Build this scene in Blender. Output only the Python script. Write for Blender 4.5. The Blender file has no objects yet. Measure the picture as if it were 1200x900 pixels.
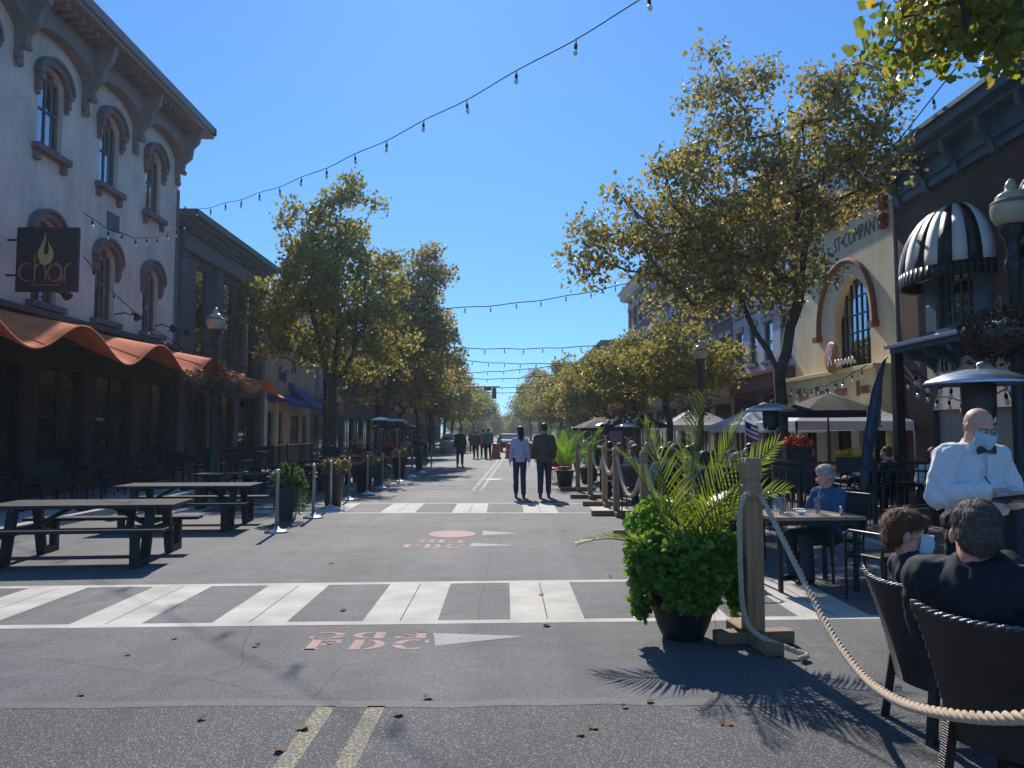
import bpy, math, random
from mathutils import Vector as V, Matrix as M, Euler, noise
R = math.radians; PI = math.pi
S = bpy.context.scene; COL = S.collection
TS = bpy.data.scenes.new('workshop')      # empty scene where meshes are evaluated
sin, cos = math.sin, math.cos

# ------------------------------------------------------------ camera model
HZ = .0005; CH = 1.6; TH = math.atan(56/900); YW = math.atan(8/900)
def ray(px, py):
    u = (px-600)/900; v = (450-py)/900
    y = cos(TH)-v*sin(TH); z = sin(TH)+v*cos(TH)
    return V((u*cos(YW)+y*sin(YW), -u*sin(YW)+y*cos(YW), z))
def G(px, py, z=0.0):           # point on the ground seen at a picture position
    r = ray(px, py); t = (z-CH)/r.z
    return V((r.x*t, r.y*t, z))

# ------------------------------------------------------------ mesh builder
class MB:
    def __init__(s): s.v = []; s.f = []; s.s = []; s.m = []
    def add(s, vs, fs, smooth=False, mi=0):
        n = len(s.v); s.v += [tuple(p) for p in vs]
        for f in fs: s.f.append(tuple(i+n for i in f)); s.s.append(smooth); s.m.append(mi)
        return s
    def box(s, c, d, rot=None, mi=0):
        hx, hy, hz = d[0]/2, d[1]/2, d[2]/2
        vs = [V((x, y, z)) for z in (-hz, hz) for y in (-hy, hy) for x in (-hx, hx)]
        if rot is not None:
            m = Euler(rot).to_matrix(); vs = [m @ p for p in vs]
        c = V(c); vs = [p+c for p in vs]
        return s.add(vs, [(0,2,3,1),(4,5,7,6),(0,1,5,4),(2,6,7,3),(0,4,6,2),(1,3,7,5)], False, mi)
    def bb(s, x0, x1, y0, y1, z0, z1, mi=0):
        return s.box(((x0+x1)/2,(y0+y1)/2,(z0+z1)/2), (abs(x1-x0),abs(y1-y0),abs(z1-z0)), None, mi)
    def beam(s, a, b, w, h, mi=0, up=V((0,0,1))):
        a = V(a); b = V(b); d = (b-a); L = d.length
        if L < 1e-6: return s
        d.normalize(); x = d.cross(up)
        if x.length < .01: x = d.cross(V((0,1,0)))
        x.normalize(); z = x.cross(d)
        vs = []
        for p in (a, b):
            for i, j in ((-1,-1),(1,-1),(1,1),(-1,1)): vs.append(p+x*(w/2*i)+z*(h/2*j))
        return s.add(vs, [(0,3,2,1),(4,5,6,7),(0,1,5,4),(1,2,6,5),(2,3,7,6),(3,0,4,7)], False, mi)
    def tube(s, pts, r, n=8, cap=True, mi=0, smooth=True):
        pts = [V(p) for p in pts]; k = len(pts)
        rs = r if isinstance(r, (list, tuple)) else [r]*k
        vs = []; prev = None
        for i, p in enumerate(pts):
            d = (pts[min(i+1,k-1)]-pts[max(i-1,0)])
            if d.length < 1e-9: d = V((0,0,1))
            d.normalize()
            if prev is None:
                x = d.cross(V((0,0,1)))
                if x.length < .05: x = d.cross(V((0,1,0)))
            else:
                x = prev - d*prev.dot(d)
                if x.length < 1e-4: x = d.cross(V((0,1,0)))
            x.normalize(); prev = x; y = d.cross(x)
            for j in range(n):
                a = 2*PI*j/n; vs.append(p+x*(rs[i]*cos(a))+y*(rs[i]*sin(a)))
        fs = []
        for i in range(k-1):
            for j in range(n):
                fs.append((i*n+j, i*n+(j+1)%n, (i+1)*n+(j+1)%n, (i+1)*n+j))
        s.add(vs, fs, smooth, mi)
        if cap:
            s.add(vs[:n], [tuple(range(n))[::-1]], False, mi); s.add(vs[-n:], [tuple(range(n))], False, mi)
        return s
    def lathe(s, prof, c=(0,0,0), n=16, mi=0, smooth=True, mat=None):
        vs = []; c = V(c)
        for r, z in prof:
            for j in range(n):
                a = 2*PI*j/n; p = V((r*cos(a), r*sin(a), z))
                if mat is not None: p = mat @ p
                vs.append(p+c)
        k = len(prof); fs = []
        for i in range(k-1):
            for j in range(n): fs.append((i*n+j, i*n+(j+1)%n, (i+1)*n+(j+1)%n, (i+1)*n+j))
        fs.append(tuple(range(n))[::-1]); fs.append(tuple((k-1)*n+j for j in range(n)))
        return s.add(vs, fs, smooth, mi)
    def ell(s, c, r, n=12, mat=None, mi=0):
        vs = [V((0,0,-r[2]))]; m = n//2
        for i in range(1, m):
            t = -PI/2+PI*i/m
            for j in range(n):
                a = 2*PI*j/n; vs.append(V((r[0]*cos(t)*cos(a), r[1]*cos(t)*sin(a), r[2]*sin(t))))
        vs.append(V((0,0,r[2])))
        if mat is not None: vs = [mat @ p for p in vs]
        c = V(c); vs = [p+c for p in vs]
        fs = [(0, 1+(j+1)%n, 1+j) for j in range(n)]
        for i in range(m-2):
            for j in range(n):
                a = 1+i*n; fs.append((a+j, a+(j+1)%n, a+n+(j+1)%n, a+n+j))
        a = 1+(m-2)*n; t = len(vs)-1
        fs += [(a+j, a+(j+1)%n, t) for j in range(n)]
        return s.add(vs, fs, True, mi)
    def caps(s, a, b, r0, r1, n=12):
        a = V(a); b = V(b); d = b-a; L = d.length
        if L < 1e-5: return s.ell(a, (r0,r0,r0), n)
        q = V((0,0,1)).rotation_difference(d.normalized()).to_matrix()
        prof = [(r0*.02,-r0)]+[(r0*cos(t), r0*sin(t)) for t in (-1.2,-.8,-.4,0)]
        prof += [(r1*cos(t), L+r1*sin(t)) for t in (0,.4,.8,1.2)]+[(r1*.02, L+r1)]
        return s.lathe(prof, a, n, 0, True, q)
    def quad(s, a, b, c, d, mi=0, smooth=False): return s.add([a,b,c,d], [(0,1,2,3)], smooth, mi)
    def prism(s, poly, h, f=None, mi=0):
        """poly: list of 2D points; f(u,v,w)->3D; w from 0 to h"""
        f = f or (lambda u, v, w: (u, v, w)); n = len(poly)
        vs = [f(u, v, 0) for u, v in poly]+[f(u, v, h) for u, v in poly]
        fs = [tuple(range(n))[::-1], tuple(range(n, 2*n))]+[(i, (i+1)%n, n+(i+1)%n, n+i) for i in range(n)]
        return s.add(vs, fs, False, mi)
    def mesh(s, name, mats):
        me = bpy.data.meshes.new(name); me.from_pydata(s.v, [], s.f)
        me.polygons.foreach_set('use_smooth', s.s)
        if not isinstance(mats, (list, tuple)): mats = [mats]
        for m in mats: me.materials.append(m)
        if len(mats) > 1: me.polygons.foreach_set('material_index', s.m)
        me.update(); return me
    def build(s, name, mats, parent=None, bevel=0, loc=None, rot=None, solid=0):
        o = bpy.data.objects.new(name, s.mesh(name, mats)); COL.objects.link(o)
        if parent: o.parent = parent
        if loc is not None: o.location = loc
        if rot is not None: o.rotation_euler = rot
        if bevel:
            b = o.modifiers.new('b', 'BEVEL'); b.width = bevel; b.segments = 1; b.limit_method = 'ANGLE'; b.angle_limit = .7
        if solid:
            b = o.modifiers.new('s', 'SOLIDIFY'); b.thickness = solid
        return o

def tag(o, label=None, cat=None, group=None, kind=None):
    if label: o['label'] = label
    if cat: o['category'] = cat
    if group: o['group'] = group
    if kind: o['kind'] = kind
    return o
def thing(name, label, cat, loc=(0,0,0), rz=0, group=None):
    o = bpy.data.objects.new(name, None); COL.objects.link(o)
    o.empty_display_size = .2; o.location = loc; o.rotation_euler = (0,0,rz)
    return tag(o, label, cat, group)
def struct(name, mb, m):
    return tag(mb.build(name, m), kind='structure')
def dup(root, loc, rz=None, label=None, scale=None, group=None):
    r = root.copy(); COL.objects.link(r); r.location = loc
    if rz is not None: r.rotation_euler = (0,0,rz)
    if scale: r.scale = scale if isinstance(scale, tuple) else (scale,)*3
    if label: r['label'] = label
    if group: r['group'] = group
    for ch in root.children:
        c = ch.copy(); COL.objects.link(c); c.parent = r
        for g in ch.children:
            d = g.copy(); COL.objects.link(d); d.parent = c
    return r
ORD = ['nearest','second','third','fourth','fifth','sixth','seventh','eighth','ninth','tenth','eleventh','twelfth','thirteenth','fourteenth','fifteenth']

# ------------------------------------------------------------ materials
def srgb(r, g, b):
    f = lambda c: (c/255/12.92) if c/255 <= .04045 else ((c/255+.055)/1.055)**2.4
    return (f(r), f(g), f(b), 1)
MC = {}
def mat(name, col, rough=.7, metal=0, var=.12, vs=4.0, bump=0, bs=60, spec=.4, emit=0, sheen=0, coat=0):
    if name in MC: return MC[name]
    m = bpy.data.materials.new(name); m.use_nodes = True; MC[name] = m
    nt = m.node_tree; N = nt.nodes; L = nt.links; p = N['Principled BSDF']
    c = tuple(col)[:3]+(1,)
    p.inputs['Roughness'].default_value = rough; p.inputs['Metallic'].default_value = metal
    p.inputs['Specular IOR Level'].default_value = spec
    if coat: p.inputs['Coat Weight'].default_value = coat
    if sheen: p.inputs['Sheen Weight'].default_value = sheen
    tc = N.new('ShaderNodeTexCoord')
    if var:
        no = N.new('ShaderNodeTexNoise'); no.inputs['Scale'].default_value = vs; no.inputs['Detail'].default_value = 6
        L.new(tc.outputs['Object'], no.inputs['Vector'])
        mx = N.new('ShaderNodeMix'); mx.data_type = 'RGBA'
        mx.inputs[6].default_value = tuple(x*(1-var) for x in c[:3])+(1,)
        mx.inputs[7].default_value = tuple(min(1, x*(1+var)) for x in c[:3])+(1,)
        rm = N.new('ShaderNodeMapRange'); rm.inputs[1].default_value = .3; rm.inputs[2].default_value = .7
        L.new(no.outputs['Fac'], rm.inputs[0]); L.new(rm.outputs[0], mx.inputs[0]); L.new(mx.outputs[2], p.inputs['Base Color'])
    else: p.inputs['Base Color'].default_value = c
    if bump:
        n2 = N.new('ShaderNodeTexNoise'); n2.inputs['Scale'].default_value = bs; n2.inputs['Detail'].default_value = 4
        L.new(tc.outputs['Object'], n2.inputs['Vector'])
        b = N.new('ShaderNodeBump'); b.inputs['Strength'].default_value = bump; b.inputs['Distance'].default_value = .01
        L.new(n2.outputs['Fac'], b.inputs['Height']); L.new(b.outputs[0], p.inputs['Normal'])
    if emit:
        p.inputs['Emission Color'].default_value = c; p.inputs['Emission Strength'].default_value = emit
    return m
def leafmat(name, cols, trans=.45, rough=.5):
    m = bpy.data.materials.new(name); m.use_nodes = True
    nt = m.node_tree; N = nt.nodes; L = nt.links; p = N['Principled BSDF']; out = N['Material Output']
    g = N.new('ShaderNodeNewGeometry'); r = N.new('ShaderNodeValToRGB'); e = r.color_ramp.elements
    e[0].color = tuple(cols[0])+(1,); e[1].color = tuple(cols[-1])+(1,)
    for i, c in enumerate(cols[1:-1]):
        x = e.new((i+1)/(len(cols)-1)); x.color = tuple(c)+(1,)
    L.new(g.outputs['Random Per Island'], r.inputs[0]); L.new(r.outputs[0], p.inputs['Base Color'])
    p.inputs['Roughness'].default_value = rough; p.inputs['Specular IOR Level'].default_value = .35
    t = N.new('ShaderNodeBsdfTranslucent')
    mu = N.new('ShaderNodeMix'); mu.data_type = 'RGBA'; mu.blend_type = 'MULTIPLY'; mu.inputs[0].default_value = 1
    mu.inputs[7].default_value = (1.35, 1.25, .85, 1); L.new(r.outputs[0], mu.inputs[6]); L.new(mu.outputs[2], t.inputs[0])
    mx = N.new('ShaderNodeMixShader'); mx.inputs[0].default_value = trans
    L.new(p.outputs[0], mx.inputs[1]); L.new(t.outputs[0], mx.inputs[2]); L.new(mx.outputs[0], out.inputs[0])
    return m
def brickmat(name, c1, c2, mort, scale=1.0, bw=.22, bh=.075):
    m = bpy.data.materials.new(name); m.use_nodes = True
    nt = m.node_tree; N = nt.nodes; L = nt.links; p = N['Principled BSDF']; p.inputs['Roughness'].default_value = .85
    tc = N.new('ShaderNodeTexCoord'); sp = N.new('ShaderNodeSeparateXYZ'); L.new(tc.outputs['Object'], sp.inputs[0])
    ad = N.new('ShaderNodeMath'); L.new(sp.outputs[0], ad.inputs[0]); L.new(sp.outputs[1], ad.inputs[1])
    cb = N.new('ShaderNodeCombineXYZ'); L.new(ad.outputs[0], cb.inputs[0]); L.new(sp.outputs[2], cb.inputs[1])
    b = N.new('ShaderNodeTexBrick'); L.new(cb.outputs[0], b.inputs['Vector'])
    b.inputs['Scale'].default_value = scale; b.inputs['Brick Width'].default_value = bw; b.inputs['Row Height'].default_value = bh
    b.inputs['Mortar Size'].default_value = .007; b.inputs['Color1'].default_value = tuple(c1)+(1,); b.inputs['Color2'].default_value = tuple(c2)+(1,); b.inputs['Mortar'].default_value = tuple(mort)+(1,)
    no = N.new('ShaderNodeTexNoise'); no.inputs['Scale'].default_value = .8; no.inputs['Detail'].default_value = 5; L.new(tc.outputs['Object'], no.inputs['Vector'])
    mx = N.new('ShaderNodeMix'); mx.data_type = 'RGBA'; mx.blend_type = 'MULTIPLY'; mx.inputs[0].default_value = .5
    L.new(b.outputs['Color'], mx.inputs[6]); L.new(no.outputs['Color'], mx.inputs[7]); L.new(mx.outputs[2], p.inputs['Base Color'])
    bu = N.new('ShaderNodeBump'); bu.invert = True; bu.inputs['Strength'].default_value = .5; bu.inputs['Distance'].default_value = .01
    L.new(b.outputs['Fac'], bu.inputs['Height']); L.new(bu.outputs[0], p.inputs['Normal'])
    return m
def asphalt(name, base, spk, sc, amt, patchy=.2, cracks=True, bumpd=.004):
    m = bpy.data.materials.new(name); m.use_nodes = True
    nt = m.node_tree; N = nt.nodes; L = nt.links; p = N['Principled BSDF']
    p.inputs['Roughness'].default_value = .8; p.inputs['Specular IOR Level'].default_value = .32
    tc = N.new('ShaderNodeTexCoord')
    def nz(s, d=4, r=.6):
        n = N.new('ShaderNodeTexNoise'); n.inputs['Scale'].default_value = s; n.inputs['Detail'].default_value = d; n.inputs['Roughness'].default_value = r
        L.new(tc.outputs['Object'], n.inputs['Vector']); return n
    def mr(src, a, b, c, d):
        r = N.new('ShaderNodeMapRange'); r.inputs[1].default_value = a; r.inputs[2].default_value = b; r.inputs[3].default_value = c; r.inputs[4].default_value = d
        L.new(src, r.inputs[0]); return r.outputs[0]
    def mul(a, b):
        x = N.new('ShaderNodeMath'); x.operation = 'MULTIPLY'; L.new(a, x.inputs[0]); L.new(b, x.inputs[1]); return x.outputs[0]
    n1 = nz(.35, 6); n2 = nz(3.0, 5); n3 = nz(90, 3, .8)
    vo = N.new('ShaderNodeTexVoronoi'); vo.inputs['Scale'].default_value = sc; L.new(tc.outputs['Object'], vo.inputs['Vector'])
    f = mul(mr(n1.outputs['Fac'], .3, .7, 1-patchy, 1+patchy), mr(n2.outputs['Fac'], .3, .7, 1-patchy*.5, 1+patchy*.5))
    f = mul(f, mr(n3.outputs['Fac'], .3, .7, .72, 1.28))
    # long stains running with the traffic
    mp = N.new('ShaderNodeMapping'); mp.inputs['Scale'].default_value = (1.3, .06, 1); L.new(tc.outputs['Object'], mp.inputs[0])
    n4 = N.new('ShaderNodeTexNoise'); n4.inputs['Scale'].default_value = 1.2; n4.inputs['Detail'].default_value = 4; L.new(mp.outputs[0], n4.inputs['Vector'])
    f = mul(f, mr(n4.outputs['Fac'], .35, .65, .86, 1.12))
    n5 = nz(1.1, 3, .5); f = mul(f, mr(n5.outputs['Fac'], .62, .72, 1, .72))
    if cracks:
        wp = N.new('ShaderNodeMix'); wp.data_type = 'VECTOR'; wp.inputs[0].default_value = .12
        L.new(tc.outputs['Object'], wp.inputs[4]); L.new(nz(1.5, 5).outputs['Color'], wp.inputs[5])
        vc = N.new('ShaderNodeTexVoronoi'); vc.feature = 'DISTANCE_TO_EDGE'; vc.inputs['Scale'].default_value = .33; L.new(wp.outputs[1], vc.inputs['Vector'])
        f = mul(f, mr(vc.outputs['Distance'], .0005, .0028, .62, 1))
    sep = N.new('ShaderNodeSeparateColor'); L.new(vo.outputs['Color'], sep.inputs[0])
    sp = mr(sep.outputs[0], 1-amt, 1-amt+.04, 0, 1)
    c = N.new('ShaderNodeMix'); c.data_type = 'RGBA'; c.inputs[6].default_value = tuple(base)+(1,); c.inputs[7].default_value = tuple(spk)+(1,); L.new(sp, c.inputs[0])
    mm = N.new('ShaderNodeVectorMath'); mm.operation = 'SCALE'; L.new(c.outputs[2], mm.inputs[0]); L.new(f, mm.inputs['Scale'])
    L.new(mm.outputs[0], p.inputs['Base Color'])
    bu = N.new('ShaderNodeBump'); bu.inputs['Strength'].default_value = .7; bu.inputs['Distance'].default_value = bumpd
    L.new(vo.outputs['Distance'], bu.inputs['Height']); L.new(bu.outputs[0], p.inputs['Normal'])
    return m
def wornpaint(name, col, under, wear=.35, sc=14, crack=0):
    m = mat(name, col, .8, 0, .1, 3)
    nt = m.node_tree; N = nt.nodes; L = nt.links; p = N['Principled BSDF']
    src = p.inputs['Base Color'].links[0].from_socket
    tc = N.new('ShaderNodeTexCoord'); no = N.new('ShaderNodeTexNoise'); no.inputs['Scale'].default_value = sc; no.inputs['Detail'].default_value = 8; no.inputs['Roughness'].default_value = .75
    L.new(tc.outputs['Object'], no.inputs['Vector'])
    r = N.new('ShaderNodeMapRange'); r.inputs[1].default_value = .3+wear*.35; r.inputs[2].default_value = .3+wear*.35+.08
    L.new(no.outputs['Fac'], r.inputs[0])
    mx = N.new('ShaderNodeMix'); mx.data_type = 'RGBA'; mx.inputs[6].default_value = tuple(under)+(1,)
    L.new(r.outputs[0], mx.inputs[0]); L.new(src, mx.inputs[7]); L.new(mx.outputs[2], p.inputs['Base Color'])
    return m
def stripes(name, c1, c2, freq, axis=0, rough=.8, radial=False):
    m = bpy.data.materials.new(name); m.use_nodes = True
    nt = m.node_tree; N = nt.nodes; L = nt.links; p = N['Principled BSDF']; p.inputs['Roughness'].default_value = rough
    tc = N.new('ShaderNodeTexCoord'); sp = N.new('ShaderNodeSeparateXYZ'); L.new(tc.outputs['Object'], sp.inputs[0])
    mu = N.new('ShaderNodeMath'); mu.operation = 'MULTIPLY'; mu.inputs[1].default_value = freq
    L.new(sp.outputs[axis], mu.inputs[0])
    fr = N.new('ShaderNodeMath'); fr.operation = 'FRACT'; L.new(mu.outputs[0], fr.inputs[0])
    gt = N.new('ShaderNodeMath'); gt.operation = 'GREATER_THAN'; gt.inputs[1].default_value = .5; L.new(fr.outputs[0], gt.inputs[0])
    mx = N.new('ShaderNodeMix'); mx.data_type = 'RGBA'; mx.inputs[6].default_value = tuple(c1)+(1,); mx.inputs[7].default_value = tuple(c2)+(1,)
    L.new(gt.outputs[0], mx.inputs[0]); L.new(mx.outputs[2], p.inputs['Base Color'])
    return m
def weave(name, col):
    m = mat(name, col, .45, 0, .15, 8)
    nt = m.node_tree; N = nt.nodes; L = nt.links; p = N['Principled BSDF']
    tc = N.new('ShaderNodeTexCoord'); b = N.new('ShaderNodeTexBrick'); L.new(tc.outputs['UV'], b.inputs['Vector']); 
    sp = N.new('ShaderNodeSeparateXYZ'); L.new(tc.outputs['Object'], sp.inputs[0])
    ad = N.new('ShaderNodeMath'); L.new(sp.outputs[0], ad.inputs[0]); L.new(sp.outputs[1], ad.inputs[1])
    cb = N.new('ShaderNodeCombineXYZ'); L.new(ad.outputs[0], cb.inputs[0]); L.new(sp.outputs[2], cb.inputs[1]); L.new(cb.outputs[0], b.inputs['Vector'])
    b.inputs['Scale'].default_value = 1; b.inputs['Brick Width'].default_value = .028; b.inputs['Row Height'].default_value = .011; b.inputs['Mortar Size'].default_value = .0022; b.inputs['Mortar Smooth'].default_value = 1
    bu = N.new('ShaderNodeBump'); bu.invert = True; bu.inputs['Strength'].default_value = .9; bu.inputs['Distance'].default_value = .004
    L.new(b.outputs['Fac'], bu.inputs['Height']); L.new(bu.outputs[0], p.inputs['Normal'])
    return m
def woodmat(name, col, dark, axis=2, rough=.75):
    m = bpy.data.materials.new(name); m.use_nodes = True
    nt = m.node_tree; N = nt.nodes; L = nt.links; p = N['Principled BSDF']; p.inputs['Roughness'].default_value = rough
    tc = N.new('ShaderNodeTexCoord'); mp = N.new('ShaderNodeMapping'); sc = [26, 26, 26]; sc[axis] = 1.6; mp.inputs['Scale'].default_value = sc
    L.new(tc.outputs['Object'], mp.inputs[0]); no = N.new('ShaderNodeTexNoise'); no.inputs['Scale'].default_value = 1; no.inputs['Detail'].default_value = 6; L.new(mp.outputs[0], no.inputs['Vector'])
    r = N.new('ShaderNodeValToRGB'); r.color_ramp.elements[0].position = .3; r.color_ramp.elements[1].position = .7
    r.color_ramp.elements[0].color = tuple(dark)+(1,); r.color_ramp.elements[1].color = tuple(col)+(1,)
    L.new(no.outputs['Fac'], r.inputs[0]); L.new(r.outputs[0], p.inputs['Base Color'])
    bu = N.new('ShaderNodeBump'); bu.inputs['Strength'].default_value = .3; bu.inputs['Distance'].default_value = .004; L.new(no.outputs['Fac'], bu.inputs['Height']); L.new(bu.outputs[0], p.inputs['Normal'])
    return m

mt_stucco = mat('stucco', (.76,.62,.50), .9, 0, .15, .9, .35, 25)
def streaks(m, amt=.25):
    nt = m.node_tree; N = nt.nodes; L = nt.links; p = N['Principled BSDF']; src = p.inputs['Base Color'].links[0].from_socket
    tc = N.new('ShaderNodeTexCoord'); mp = N.new('ShaderNodeMapping'); mp.inputs['Scale'].default_value = (2.2, 2.2, .22); L.new(tc.outputs['Object'], mp.inputs[0])
    no = N.new('ShaderNodeTexNoise'); no.inputs['Scale'].default_value = 1.6; no.inputs['Detail'].default_value = 8; no.inputs['Roughness'].default_value = .65; L.new(mp.outputs[0], no.inputs['Vector'])
    r = N.new('ShaderNodeMapRange'); r.inputs[1].default_value = .42; r.inputs[2].default_value = .68; r.inputs[3].default_value = 1; r.inputs[4].default_value = 1-amt; L.new(no.outputs['Fac'], r.inputs[0])
    v = N.new('ShaderNodeVectorMath'); v.operation = 'SCALE'; L.new(src, v.inputs[0]); L.new(r.outputs[0], v.inputs['Scale']); L.new(v.outputs[0], p.inputs['Base Color'])
streaks(mt_stucco, .17)
mt_trim = mat('brown_trim', (.20,.145,.13), .7, 0, .15, 3, .1)
mt_eave = mat('eave_paint', (.25,.20,.18), .7, 0, .12, 2, .1)
mt_glass = mat('window_glass', (.34,.37,.41), .03, 1, 0)
mt_glass2 = mat('shop_glass', (.012,.014,.018), .06, 0, 0, spec=.7)
mt_black = mat('black_metal', (.012,.012,.014), .4, 0, .2, 6, spec=.5)
mt_dark = mat('dark_interior', (.012,.012,.013), .9)
mt_slate = mat('slate_paint', (.11,.11,.12), .6, 0, .12, 2, .05)
mt_tan = mat('tan_stucco', (.54,.38,.23), .9, 0, .1, 1, .3, 25)
mt_grey = mat('grey_render', (.36,.35,.35), .9, 0, .08, .8)
mt_yellow = mat('yellow_stucco', (.74,.61,.38), .9, 0, .08, 1, .3, 25)
mt_redtrim = mat('red_trim', (.22,.085,.055), .85, 0, .2, 4)
mt_white = mat('white_paint', (.72,.71,.68), .6, 0, .06, 2)
mt_teal = mat('teal_paint', (.055,.105,.14), .55, 0, .15, 3, .05)
mt_cream = mat('cream_paint', (.72,.63,.50), .7, 0, .06, 2)
mt_orange = mat('orange_canvas', (.84,.215,.07), .9, 0, .12, 2.5, .15, 120)
mt_brick = brickmat('dark_brick', (.15,.075,.055), (.10,.055,.045), (.16,.14,.13))
mt_brickr = brickmat('red_brick', (.33,.11,.075), (.26,.09,.065), (.3,.25,.22))
mt_wood = woodmat('post_wood', (.44,.27,.13), (.28,.17,.075))
mt_woodx = woodmat('beam_wood', (.30,.19,.095), (.19,.115,.06), 0)
mt_greywood = mat('weathered_grey_wood', (.036,.033,.032), .85, 0, .3, 9, .4, 60)
mt_bark = mat('bark', (.085,.068,.052), .95, 0, .35, 5, .9, 22)
mt_steel = mat('brushed_steel', (.55,.55,.56), .3, 1, .1, 12)
mt_galv = mat('heater_hood_metal', (.62,.63,.65), .32, 1, .1, 10)
mt_globe = mat('lamp_globe', (.48,.40,.25), .3, 0, .1, 3, spec=.5)
def thin(m, f):
    nt = m.node_tree; N = nt.nodes; L = nt.links; p = N['Principled BSDF']; t = N.new('ShaderNodeBsdfTranslucent'); x = N.new('ShaderNodeMixShader'); x.inputs[0].default_value = f
    if p.inputs['Base Color'].links: L.new(p.inputs['Base Color'].links[0].from_socket, t.inputs[0])
    else: t.inputs[0].default_value = p.inputs['Base Color'].default_value
    L.new(p.outputs[0], x.inputs[1]); L.new(t.outputs[0], x.inputs[2]); L.new(x.outputs[0], N['Material Output'].inputs[0]); return m
streaks(mt_orange, .22); thin(mt_orange, .10)
streaks(mt_yellow, .18); streaks(mt_tan, .22); streaks(mt_slate, .2); streaks(mt_greywood, .3)
mt_awn = mat('blue_canvas', (.012,.05,.22), .8, 0, .1, 3)
mt_rope = mat('rope_fibre', (.56,.42,.28), .9, 0, .15, 60)
mt_conc = mat('concrete', (.38,.365,.33), .85, 0, .1, 1.5, .2, 80)
mt_tent = mat('white_canvas', (.75,.75,.76), .8, 0, .04, 2)
thin(mt_tent, .3)
mt_skin = mat('skin', (.66,.33,.22), .5, 0, .07, 14, .1, 200)
mt_mask = mat('mask_blue', (.42,.62,.68), .85, 0, .06, 30)
mt_redp = mat('red_plastic', (.55,.05,.03), .5, 0, .1, 3)

# ------------------------------------------------------------ text
OLD = []
def text_mesh(txt, size, mb, f, thick=.01, sx=1.0, align='CENTER', mi=0, shear=0, offset=0):
    """flat letters mapped by f(u,v,w) with a real thickness"""
    cu = bpy.data.curves.new('t', 'FONT'); cu.body = txt; cu.size = size; cu.align_x = align; cu.extrude = thick/2; cu.resolution_u = 4; cu.shear = shear; cu.offset = offset
    o = bpy.data.objects.new('t', cu); TS.collection.objects.link(o); TS.view_layers[0].update()
    me = bpy.data.meshes.new_from_object(o.evaluated_get(TS.view_layers[0].depsgraph))
    vs = [f(v.co.x*sx, v.co.y, v.co.z+thick/2) for v in me.vertices]
    mb.add(vs, [tuple(p.vertices) for p in me.polygons], False, mi)
    TS.collection.objects.unlink(o); OLD.append(o)
    return mb
# slab-serif letters as polygons (unit height)
def slab(ch):
    P = []
    r = lambda a, b, c, d: P.append([(a,c),(b,c),(b,d),(a,d)])
    def arc(cx, cy, rx, ry, w, wy, a0, a1, n=9):
        for i in range(n):
            t0 = R(a0+(a1-a0)*i/n); t1 = R(a0+(a1-a0)*(i+1)/n)
            P.append([(cx+rx*cos(t0), cy+ry*sin(t0)), (cx+rx*cos(t1), cy+ry*sin(t1)), (cx+(rx-w)*cos(t1), cy+(ry-wy)*sin(t1)), (cx+(rx-w)*cos(t0), cy+(ry-wy)*sin(t0))])
    if ch == 'F':
        r(.06,.28,0,1); r(0,.34,0,.1); r(.3,.72,.88,1); r(.6,.72,.66,.86); r(.3,.52,.44,.56); r(.44,.52,.34,.66)
    elif ch == 'D':
        r(.06,.28,0,1); r(0,.04,0,.1); r(0,.04,.9,1); arc(.34,.5,.42,.5,.2,.1,-88,88)
    elif ch == 'C':
        arc(.42,.5,.42,.5,.22,.1,60,172); arc(.42,.5,.42,.5,.22,.1,188,312); r(.68,.76,.62,.98)
    elif ch == 'T':
        r(.28,.46,0,1); r(.16,.58,0,.08); r(0,.26,.9,1); r(.48,.74,.9,1); r(0,.08,.7,.88); r(.66,.74,.7,.88)
    elif ch == 'H':
        r(.08,.24,0,1); r(.56,.72,0,1); r(.25,.55,.46,.55); r(0,.07,0,.07); r(.25,.32,0,.07); r(0,.07,.93,1); r(.25,.32,.93,1); r(.48,.55,0,.07); r(.73,.8,0,.07); r(.48,.55,.93,1); r(.73,.8,.93,1)
    elif ch == 'E':
        r(.08,.24,0,1); r(.25,.66,0,.09); r(.25,.66,.91,1); r(.25,.5,.46,.54); r(.6,.68,.1,.28); r(.6,.68,.72,.9); r(.51,.56,.38,.62)
    elif ch == 'U':
        r(.08,.24,.4,1); r(.56,.68,.4,1); arc(.38,.4,.30,.4,.15,.1,180,360); r(0,.07,.93,1); r(.25,.32,.93,1); r(.48,.55,.93,1); r(.69,.76,.93,1)
    return P
def slabtext(mb, s, h, f, thick, gap=.16, w=1.0):
    x = 0
    for ch in s:
        if ch == ' ': x += .5*h*w; continue
        for poly in slab(ch):
            area = sum(poly[i][0]*poly[(i+1)%4][1]-poly[(i+1)%4][0]*poly[i][1] for i in range(4))
            if area < 0: poly = poly[::-1]
            mb.prism([(x+u*h*w, v*h) for u, v in poly], thick, f)
        x += (.76+gap)*h*w
    return x
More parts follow.
